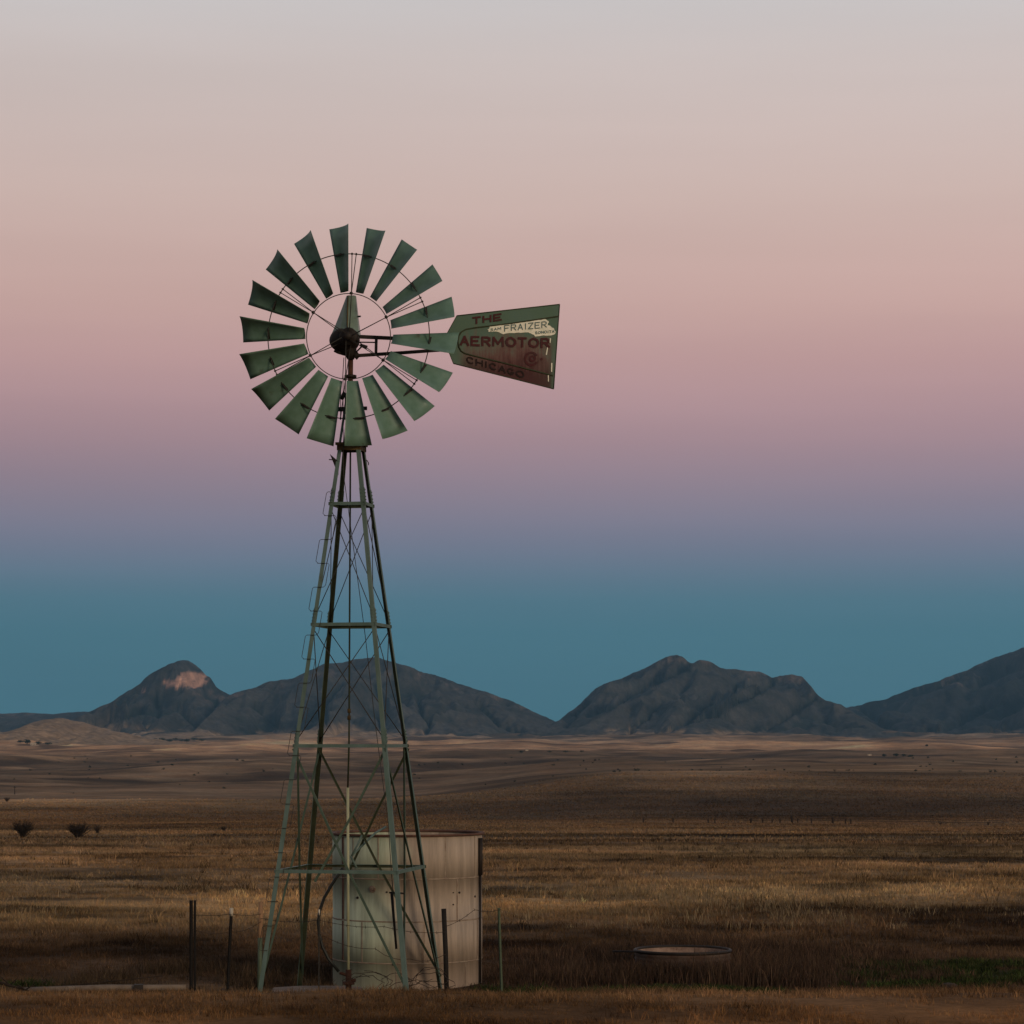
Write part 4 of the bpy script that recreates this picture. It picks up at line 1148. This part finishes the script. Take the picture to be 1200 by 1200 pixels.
# scattered stones
M_stone = paint('field_stone', (.055, .042, .034), (.035, .027, .022), .95, 9, bump=.4)
for i, (px, py, r_, lab) in enumerate(((262, 1163, .07, 'brown stone between the two left fence posts'), (78, 1163.5, .06, 'dark small stone below the fallen pole'), (182, 1163, .05, 'small stone near the right end of the fallen pole'),
                                       (1112, 1158, .10, 'dark rock among green weeds at far right'), (320, 1166, .11, 'dark lump of soil at the left tower foot'))):
    Y = 3.58 * F / (py - HZ); p = at(px, py, Y); p.z = gz(p.x, p.y)
    m_ = MB(p); n = 10; vs = []; rows_ = 6
    for j in range(rows_):
        ph = math.pi * j / (rows_ - 1)
        for k in range(n):
            rr0 = r_ * random.uniform(.8, 1.15) * (.02 if j in (0, rows_ - 1) else 1)
            vs.append(p + Vector((rr0 * 1.35 * math.sin(ph) * math.cos(2 * math.pi * k / n), rr0 * math.sin(ph) * math.sin(2 * math.pi * k / n), r_ * .6 * math.cos(ph) + .02)))
    m_.add(vs, [(j * n + k, j * n + (k + 1) % n, (j + 1) * n + (k + 1) % n, (j + 1) * n + k) for j in range(rows_ - 1) for k in range(n)], smooth=True)
    tag(m_.build('stone', M_stone), lab, 'stone', 'stones on the ground')

# ------------------------------------------------------------------ shrubs
def shrub(px, py_base, wpx, hpx, label, seed, n=120, group='bare shrubs in the field', Y=None):
    rnd_ = random.Random(seed)
    if Y is None:
        ys = np.linspace(100, 430, 900); xs = (px - 600) * ys / F; py = HZ - F * (ground_z(xs, ys) - CAM_H) / ys
        Y = float(ys[np.argmin(np.abs(py - py_base))])
    base = at(px, py_base, Y); base.z = gz(base.x, Y) - .05
    w = wpx * Y / F; h = hpx * Y / F
    e = empty('shrub', base, label, 'shrub', group); E = Vector(e.location)
    tr = MB(E); tw = MB(E)
    for i in range(9):
        a_ = rnd_.uniform(0, 6.28); d = Vector((math.cos(a_) * w * .25, math.sin(a_) * w * .25, h * .55)) * rnd_.uniform(.7, 1.1)
        tr.tube([E + Vector((rnd_.uniform(-.05, .05) * w, 0, 0)), E + d * .45 + Vector((0, 0, .04 * h)), E + d], [.035 * w, .022 * w, .012 * w], 6)
    for i in range(n):
        a_ = rnd_.uniform(0, 6.28); rr_0 = math.sqrt(rnd_.random())
        s0 = E + Vector((math.cos(a_) * w * .12 * rr_0, math.sin(a_) * w * .12 * rr_0, h * rnd_.uniform(.08, .45)))
        tip = E + Vector((math.cos(a_) * w * .5 * rr_0, math.sin(a_) * w * .5 * rr_0, h * rnd_.uniform(.55, 1.05) * (1 - .12 * rr_0)))
        mid = s0.lerp(tip, .5) + Vector((rnd_.uniform(-.06, .06) * w, rnd_.uniform(-.06, .06) * w, .03 * h))
        tw.tube([s0, mid, tip], [.011 * w, .008 * w, .004 * w], 4, caps=False)
        for k in range(4):
            c_ = s0.lerp(tip, rnd_.uniform(.45, 1)); d = Vector((rnd_.uniform(-1, 1), rnd_.uniform(-1, 1), rnd_.uniform(0, 1.2))).normalized() * w * .11
            sd = Vector((d.y, -d.x, .2)).normalized() * w * .012
            tw.add([c_ - sd, c_ + sd, c_ + d], [(0, 1, 2)])
    tr.build('trunk', M_twig, e); tw.build('twigs', M_twig, e)
    return e


shrub(27, 982, 30, 22, 'dark bare shrub at the far left with a narrow foot', 1)
shrub(92, 983, 30, 21, 'dark bare shrub right of the leftmost shrub, leaning foot', 2)
shrub(114, 978, 11, 13, 'smallest dark bare shrub beside the second shrub', 3, 70)
shrub(8, 940, 9, 6, 'faint brown shrub on the crest at the left edge', 4, 60, Y=680)
shrub(262, 965, 10, 7, 'small dark bush low in the field between the shrubs and the tower', 5, 60, Y=330)
shrub(251, 980, 5, 5, 'tiny dark tuft just below the small field bush', 6, 40)
shrub(898, 1050, 8, 6, 'dark tuft in the straw band right of the tank', 8, 50, Y=62)
shrub(1158, 962, 5, 6, 'lone dark bush at the right end of the far fence line', 9, 50, Y=450)
shrub(1102, 966, 5, 4, 'low green dark bush far right beyond the fence', 10, 40, Y=455)

# far fence posts
def far_post(px, hpx, wpx, base):
    Y = 452.0
    p0 = at(px, 966, Y); p0.z = gz(p0.x, Y) - .1; h = hpx * Y / F; w = wpx * Y / F
    m_ = MB(p0).tube([p0, p0 + Vector((random.uniform(-.05, .05), 0, h))], [w / 2, w / 2 * .85], 7)
    m_.tube([p0 + Vector((-w * .8, 0, h * .72)), p0 + Vector((w * .8, 0, h * .72))], w * .18, 5)
    o = m_.build('fence_post', M_twig)
    return tag(o, base, 'fence post', 'far fence posts')


for px in (754, 789, 830, 838, 894, 905, 914, 935, 951, 991, 997): far_post(px, 7, 1.6, 'small dark fence post in the far fence line below the brown hill')
far_post(880, 7, 2.6, 'thick far fence post at the left end of the wired stretch')
far_post(928, 9.5, 3.0, 'tallest dark post standing in the far fence line')
far_post(976, 8.5, 2.6, 'stout far post at the right end of the wired stretch')
P = [at(x_, 966, 452) for x_ in range(866, 1180, 14)]
for (hh_, lab) in ((.95, 'upper wire of the far fence line'), (.55, 'lower wire of the far fence line')):
    pts = []
    for p in P: q_ = p.copy(); q_.z = gz(p.x, p.y) + hh_; pts.append(q_)
    tag(MB(pts[0]).tube(pts, .03, 4).build('fence_wire', M_twig), lab, 'wire', 'far fence wires')
# power pole beyond the crest
def at_ground(px, py_target, y0, y1):
    """the visible point of the ground on a photo column nearest to a row"""
    ys = np.geomspace(60, y1, 2600); xs = (px - 600) * ys / F; zs = ground_z(xs, ys); py = HZ - F * (zs - CAM_H) / ys
    vis = (py <= np.minimum.accumulate(py) + .02) & (ys > y0)
    if not vis.any(): vis = ys > y0
    cost = np.abs(py - py_target) + (~vis) * 1e3
    k = int(np.argmin(cost)); return Vector((float(xs[k]), float(ys[k]), float(zs[k])))


p = at_ground(17.3, 931, 900, 1300); e = empty('utility_pole', p, 'tiny dark utility pole beyond the left crest', 'pole')
MB(p).tube([p, p + Vector((0, 0, 3.2))], [.16, .12], 8).build('shaft', M_twig, e); MB(p).box(p + Vector((0, 0, 2.7)), 1.0, .15, .14).build('crossarm', M_twig, e)

# ------------------------------------------------------------------ far houses and trees
M_leaf = paint('far_foliage', (.028, .040, .026), (.018, .026, .020), .95, .8)
M_hwall = paint('far_house_wall', (.46, .38, .29), (.40, .33, .26), .8, .5)
M_hroof = paint('far_house_roof', (.16, .13, .11), (.12, .10, .09), .8, .5)
M_hglass = paint('far_window', (.02, .025, .03), (.03, .03, .03), .2, .5)


def far_tree(px, py, hpx, wpx, label, seed, y0=2300, y1=4200, Y=None):
    rnd_ = random.Random(seed); p = at_ground(px, py, y0, y1)
    if Y: p = at(px, py, Y); 
    h = hpx * p.y / F; w = wpx * p.y / F
    e = empty('tree', p, label, 'tree', 'far trees'); E = Vector(e.location)
    MB(E).tube([E - Vector((0, 0, 1.)), E + Vector((0, 0, h * .5))], [.05 * h, .03 * h], 6).build('trunk', M_twig, e)
    c = MB(E)
    for i in range(240):
        d = Vector((rnd_.gauss(0, .42), rnd_.gauss(0, .42), rnd_.gauss(0, .40)))
        if d.length > 1: d.normalize()
        q_ = E + Vector((d.x * w * .55, d.y * w * .55, h * (.58 + .42 * d.z)))
        u = Vector((rnd_.uniform(-1, 1), rnd_.uniform(-1, 1), rnd_.uniform(-1, 1))).normalized() * h * .11
        v_ = u.cross(Vector((rnd_.uniform(-1, 1), rnd_.uniform(-1, 1), rnd_.uniform(-1, 1)))).normalized() * h * .09
        c.add([q_ - u, q_ + v_, q_ + u, q_ - v_], [(0, 1, 2, 3)])
    c.build('crown', M_leaf, e)
    return e


def far_house(px, py, wpx, hpx, label, y0=2300, y1=4200):
    p = at_ground(px, py, y0, y1); w = wpx * p.y / F; h = hpx * p.y / F; d = w * .6
    e = empty('house', p, label, 'house', 'far houses'); E = Vector(e.location)
    MB(E).box(p + Vector((0, 0, h * .35)), w, d, h * .9).build('wall', M_hwall, e)
    r_ = MB(E); z0, z1 = h * .80, h * 1.12; o_ = .08 * w
    r_.add([p + Vector(v_) for v_ in ((-w / 2 - o_, -d / 2 - o_, z0), (w / 2 + o_, -d / 2 - o_, z0), (w / 2 + o_, d / 2 + o_, z0), (-w / 2 - o_, d / 2 + o_, z0), (-w / 2 - o_, 0, z1), (w / 2 + o_, 0, z1))],
           [(0, 1, 5, 4), (2, 3, 4, 5), (0, 4, 3), (1, 2, 5), (3, 2, 1, 0)])
    r_.build('roof', M_hroof if wpx < 5 else M_hwall, e)
    for fx in (-.25, .2): MB(E).box(p + Vector((fx * w, -d / 2 - .02, h * .4)), w * .12, .12, h * .28).build('window', M_hglass, e)
    return e


far_house(39, 873.5, 6, 2.8, 'cream far house tucked into dark trees under the small tan hill', 3000, 3790)
far_house(617.5, 882.5, 3.4, 2.2, 'pale far house just right of a dark tree on the plain', 2300, 3400)
far_house(1019, 885.5, 4, 2.2, 'small pale shed left of the dark far tree row', 2100, 3400)
for i, (px, py, h_, w_, lab) in enumerate((
        (32, 872.5, 6, 8, 'dark far tree touching the left side of the cream house'), (45, 873, 4.5, 8, 'dark far tree right of the cream house'), (56, 873.5, 4, 9, 'low dark far tree farthest right of the cream house'), (24, 871, 4, 8, 'far dark tree at the left end of the house trees'),
        (611, 882.5, 3, 6, 'dark far tree left of the pale house on the plain'), (644, 882, 2.4, 6, 'low green far tree in the middle of the plain'), (663, 882, 2.6, 8, 'broad low far tree right of the middle one'), (682, 881.5, 2.2, 5, 'rightmost small far tree of the plain row'),
        (1036, 887, 3.6, 6, 'leftmost dark tree of the right far row'), (1050, 886.8, 4.2, 6, 'tallest dark tree of the right far row'), (1059, 886.8, 3.4, 5, 'third dark tree in the right far row'), (1068, 887, 2.8, 7, 'low wide tree ending the right far row'), (1086, 875, 2.8, 3.5, 'lone small tree above the right far row'))):
    far_tree(px, py, h_, w_, lab, 200 + i, 2000, 5000)

for i, px in enumerate((182, 190, 199, 206, 213, 219, 228, 236)):
    e = far_tree(px, 868 + (i % 3), 3.0 + (i * 7 % 4) * .5, 6 + (i * 5 % 4), 'dark tree in the low grove below the dome mountain', 300 + i, 2400, 5600)
    e['group'] = 'grove below the dome mountain'
rnd_ = random.Random(5)
dots = 0
for i in range(120):
    px = rnd_.uniform(0, 1200); py_ = rnd_.uniform(885, 930)
    if 330 < px < 480: continue
    p = at_ground(px, py_, 900, 2600); w = rnd_.uniform(1.6, 4.2) * p.y / F; h = w * rnd_.uniform(.4, .7)
    m_ = MB(p)
    for k in range(46):
        d = Vector((rnd_.gauss(0, .4), rnd_.gauss(0, .4), abs(rnd_.gauss(0, .45)))); q_ = p + Vector((d.x * w * .6, d.y * w * .6, min(d.z, 1.1) * h))
        u = Vector((rnd_.uniform(-1, 1), rnd_.uniform(-1, 1), rnd_.uniform(-1, 1))).normalized() * w * .16; v_ = u.cross(Vector((rnd_.uniform(-1, 1), rnd_.uniform(-1, 1), 1))).normalized() * w * .12
        m_.add([q_ - u, q_ + v_, q_ + u, q_ - v_], [(0, 1, 2, 3)])
    tag(m_.build('shrub', M_leaf), 'tiny dark shrub dotted over the far rolling plain', 'shrub', 'shrubs dotted over the far plain')

# ------------------------------------------------------------------ air
M_haze = bpy.data.materials.new('evening_haze'); M_haze.use_nodes = True
nt = M_haze.node_tree; nt.nodes.remove(nt.nodes['Principled BSDF'])
pv = nt.nodes.new('ShaderNodeVolumePrincipled'); pv.inputs['Color'].default_value = (.26, .58, .92, 1); pv.inputs['Density'].default_value = 0.24 / 8000
pv.inputs['Anisotropy'].default_value = 0.0
nt.links.new(pv.outputs[0], nt.nodes['Material Output'].inputs['Volume'])
hz = MB((0, 5000, 0)).box((0, 5000, 180), 15000, 21000, 420).build('haze', M_haze)
hz['kind'] = 'stuff'; hz['label'] = 'thin blue evening haze over the plain'; hz['category'] = 'haze'

# ------------------------------------------------------------------ sky, sun, camera
world = bpy.data.worlds.new('World'); scene.world = world; world.use_nodes = True
nt = world.node_tree; N, L = nt.nodes, nt.links
bg = N['Background']


def lin(c): return tuple(((x / 255) / 12.92 if x / 255 <= .04045 else ((x / 255 + .055) / 1.055) ** 2.4) for x in c)


tc = N.new('ShaderNodeTexCoord'); sx = N.new('ShaderNodeSeparateXYZ'); L.new(tc.outputs['Generated'], sx.inputs[0])
asn = N.new('ShaderNodeMath'); asn.operation = 'ARCSINE'; L.new(sx.outputs['Z'], asn.inputs[0])
sc_ = N.new('ShaderNodeMath'); sc_.operation = 'DIVIDE'; sc_.inputs[1].default_value = math.pi / 2; L.new(asn.outputs[0], sc_.inputs[0])
ramp = N.new('ShaderNodeValToRGB'); L.new(sc_.outputs[0], ramp.inputs[0])
SKY = [(870, (66, 113, 127)), (800, (68, 114, 129)), (740, (73, 116, 132)), (700, (83, 119, 136)), (670, (100, 121, 140)), (640, (116, 123, 143)), (610, (130, 127, 145)), (580, (142, 130, 145)),
       (550, (153, 133, 145)), (515, (167, 139, 147)), (470, (180, 147, 151)), (420, (191, 155, 154)), (360, (200, 166, 160)), (300, (204, 174, 167)), (230, (206, 182, 175)), (150, (206, 188, 183)), (70, (205, 193, 190)), (0, (202, 197, 197))]
el = ramp.color_ramp.elements
def pos(py): return math.degrees(math.atan((HZ - py) / F)) / 90
el[0].position = 0; el[0].color = (*lin(SKY[0][1]), 1)
el[1].position = 1; el[1].color = (.11, .12, .15, 1)
for py, c in SKY[1:]:
    e_ = el.new(pos(py)); e_.color = (*lin(c), 1)
for dg, c in ((24, (.45, .43, .44)), (40, (.30, .29, .31)), (62, (.17, .17, .20))):
    e_ = el.new(dg / 90); e_.color = (*c, 1)
SUN_EL, SUN_AZ = R(4.0), R(146)       # low behind the camera, a little to the right (azimuth clockwise from +Y)
sky = N.new('ShaderNodeTexSky'); sky.sky_type = 'NISHITA'; sky.sun_disc = False; sky.sun_elevation = SUN_EL; sky.sun_rotation = SUN_AZ
sky.altitude = 1500; sky.dust_density = 1.5
ssc = N.new('ShaderNodeVectorMath'); ssc.operation = 'SCALE'; ssc.inputs['Scale'].default_value = .10; L.new(sky.outputs[0], ssc.inputs[0])
# towards the sunset the sky is the bright Nishita glow, opposite it the pink belt over the blue shadow band
dt = N.new('ShaderNodeVectorMath'); dt.operation = 'DOT_PRODUCT'; dt.inputs[1].default_value = (math.sin(SUN_AZ), math.cos(SUN_AZ), 0); L.new(tc.outputs['Generated'], dt.inputs[0])
mr = N.new('ShaderNodeMapRange'); mr.interpolation_type = 'SMOOTHSTEP'; mr.inputs[1].default_value = -.05; mr.inputs[2].default_value = .85; mr.inputs[4].default_value = .7; L.new(dt.outputs['Value'], mr.inputs[0])
mx = N.new('ShaderNodeMix'); mx.data_type = 'RGBA'; L.new(mr.outputs[0], mx.inputs[0]); L.new(ramp.outputs[0], mx.inputs[6]); L.new(ssc.outputs[0], mx.inputs[7])
# faint uneven streaks of high dust
mps = N.new('ShaderNodeMapping'); mps.inputs['Scale'].default_value = (1.2, 1.2, 16); L.new(tc.outputs['Generated'], mps.inputs[0])
nzs = N.new('ShaderNodeTexNoise'); nzs.inputs['Scale'].default_value = 2.5; nzs.inputs['Detail'].default_value = 4; L.new(mps.outputs[0], nzs.inputs['Vector'])
mrs = N.new('ShaderNodeMapRange'); mrs.inputs[1].default_value = .3; mrs.inputs[2].default_value = .7; mrs.inputs[3].default_value = .975; mrs.inputs[4].default_value = 1.025; L.new(nzs.outputs['Fac'], mrs.inputs[0])
# a little brighter towards the right
mrx = N.new('ShaderNodeMath'); mrx.operation = 'MULTIPLY_ADD'; mrx.inputs[1].default_value = .12; L.new(sx.outputs['X'], mrx.inputs[0]); L.new(mrs.outputs[0], mrx.inputs[2])
vss = N.new('ShaderNodeVectorMath'); vss.operation = 'SCALE'; L.new(mx.outputs[2], vss.inputs[0]); L.new(mrx.outputs[0], vss.inputs['Scale'])
L.new(vss.outputs[0], bg.inputs['Color']); bg.inputs['Strength'].default_value = 1.0

sd = bpy.data.lights.new('sun', 'SUN'); sd.energy = 1.35; sd.angle = R(12); sd.color = (1, .76, .54)
so_ = bpy.data.objects.new('sun', sd); COL.objects.link(so_)
dirv = Vector((math.sin(SUN_AZ) * math.cos(R(13)), math.cos(SUN_AZ) * math.cos(R(13)), math.sin(R(13))))
so_.rotation_euler = (-dirv).to_track_quat('-Z', 'Y').to_euler()

cd = bpy.data.cameras.new('camera'); cam = bpy.data.objects.new('camera', cd); COL.objects.link(cam)
cam.location = (0, 0, CAM_H); cam.rotation_euler = (R(90), 0, 0)
cd.sensor_width = 36; cd.lens = 36 * F / 1200; cd.shift_y = (HZ - 600) / 1200
cd.clip_start = .5; cd.clip_end = 60000
scene.camera = cam
vs_ = scene.view_settings
vs_.view_transform = 'Standard'; vs_.look = 'None'; vs_.exposure = 0; vs_.gamma = 1
try: vs_.use_curve_mapping = False
except Exception: pass
scene.cycles.volume_bounces = 1
scene.cycles.max_bounces = 6
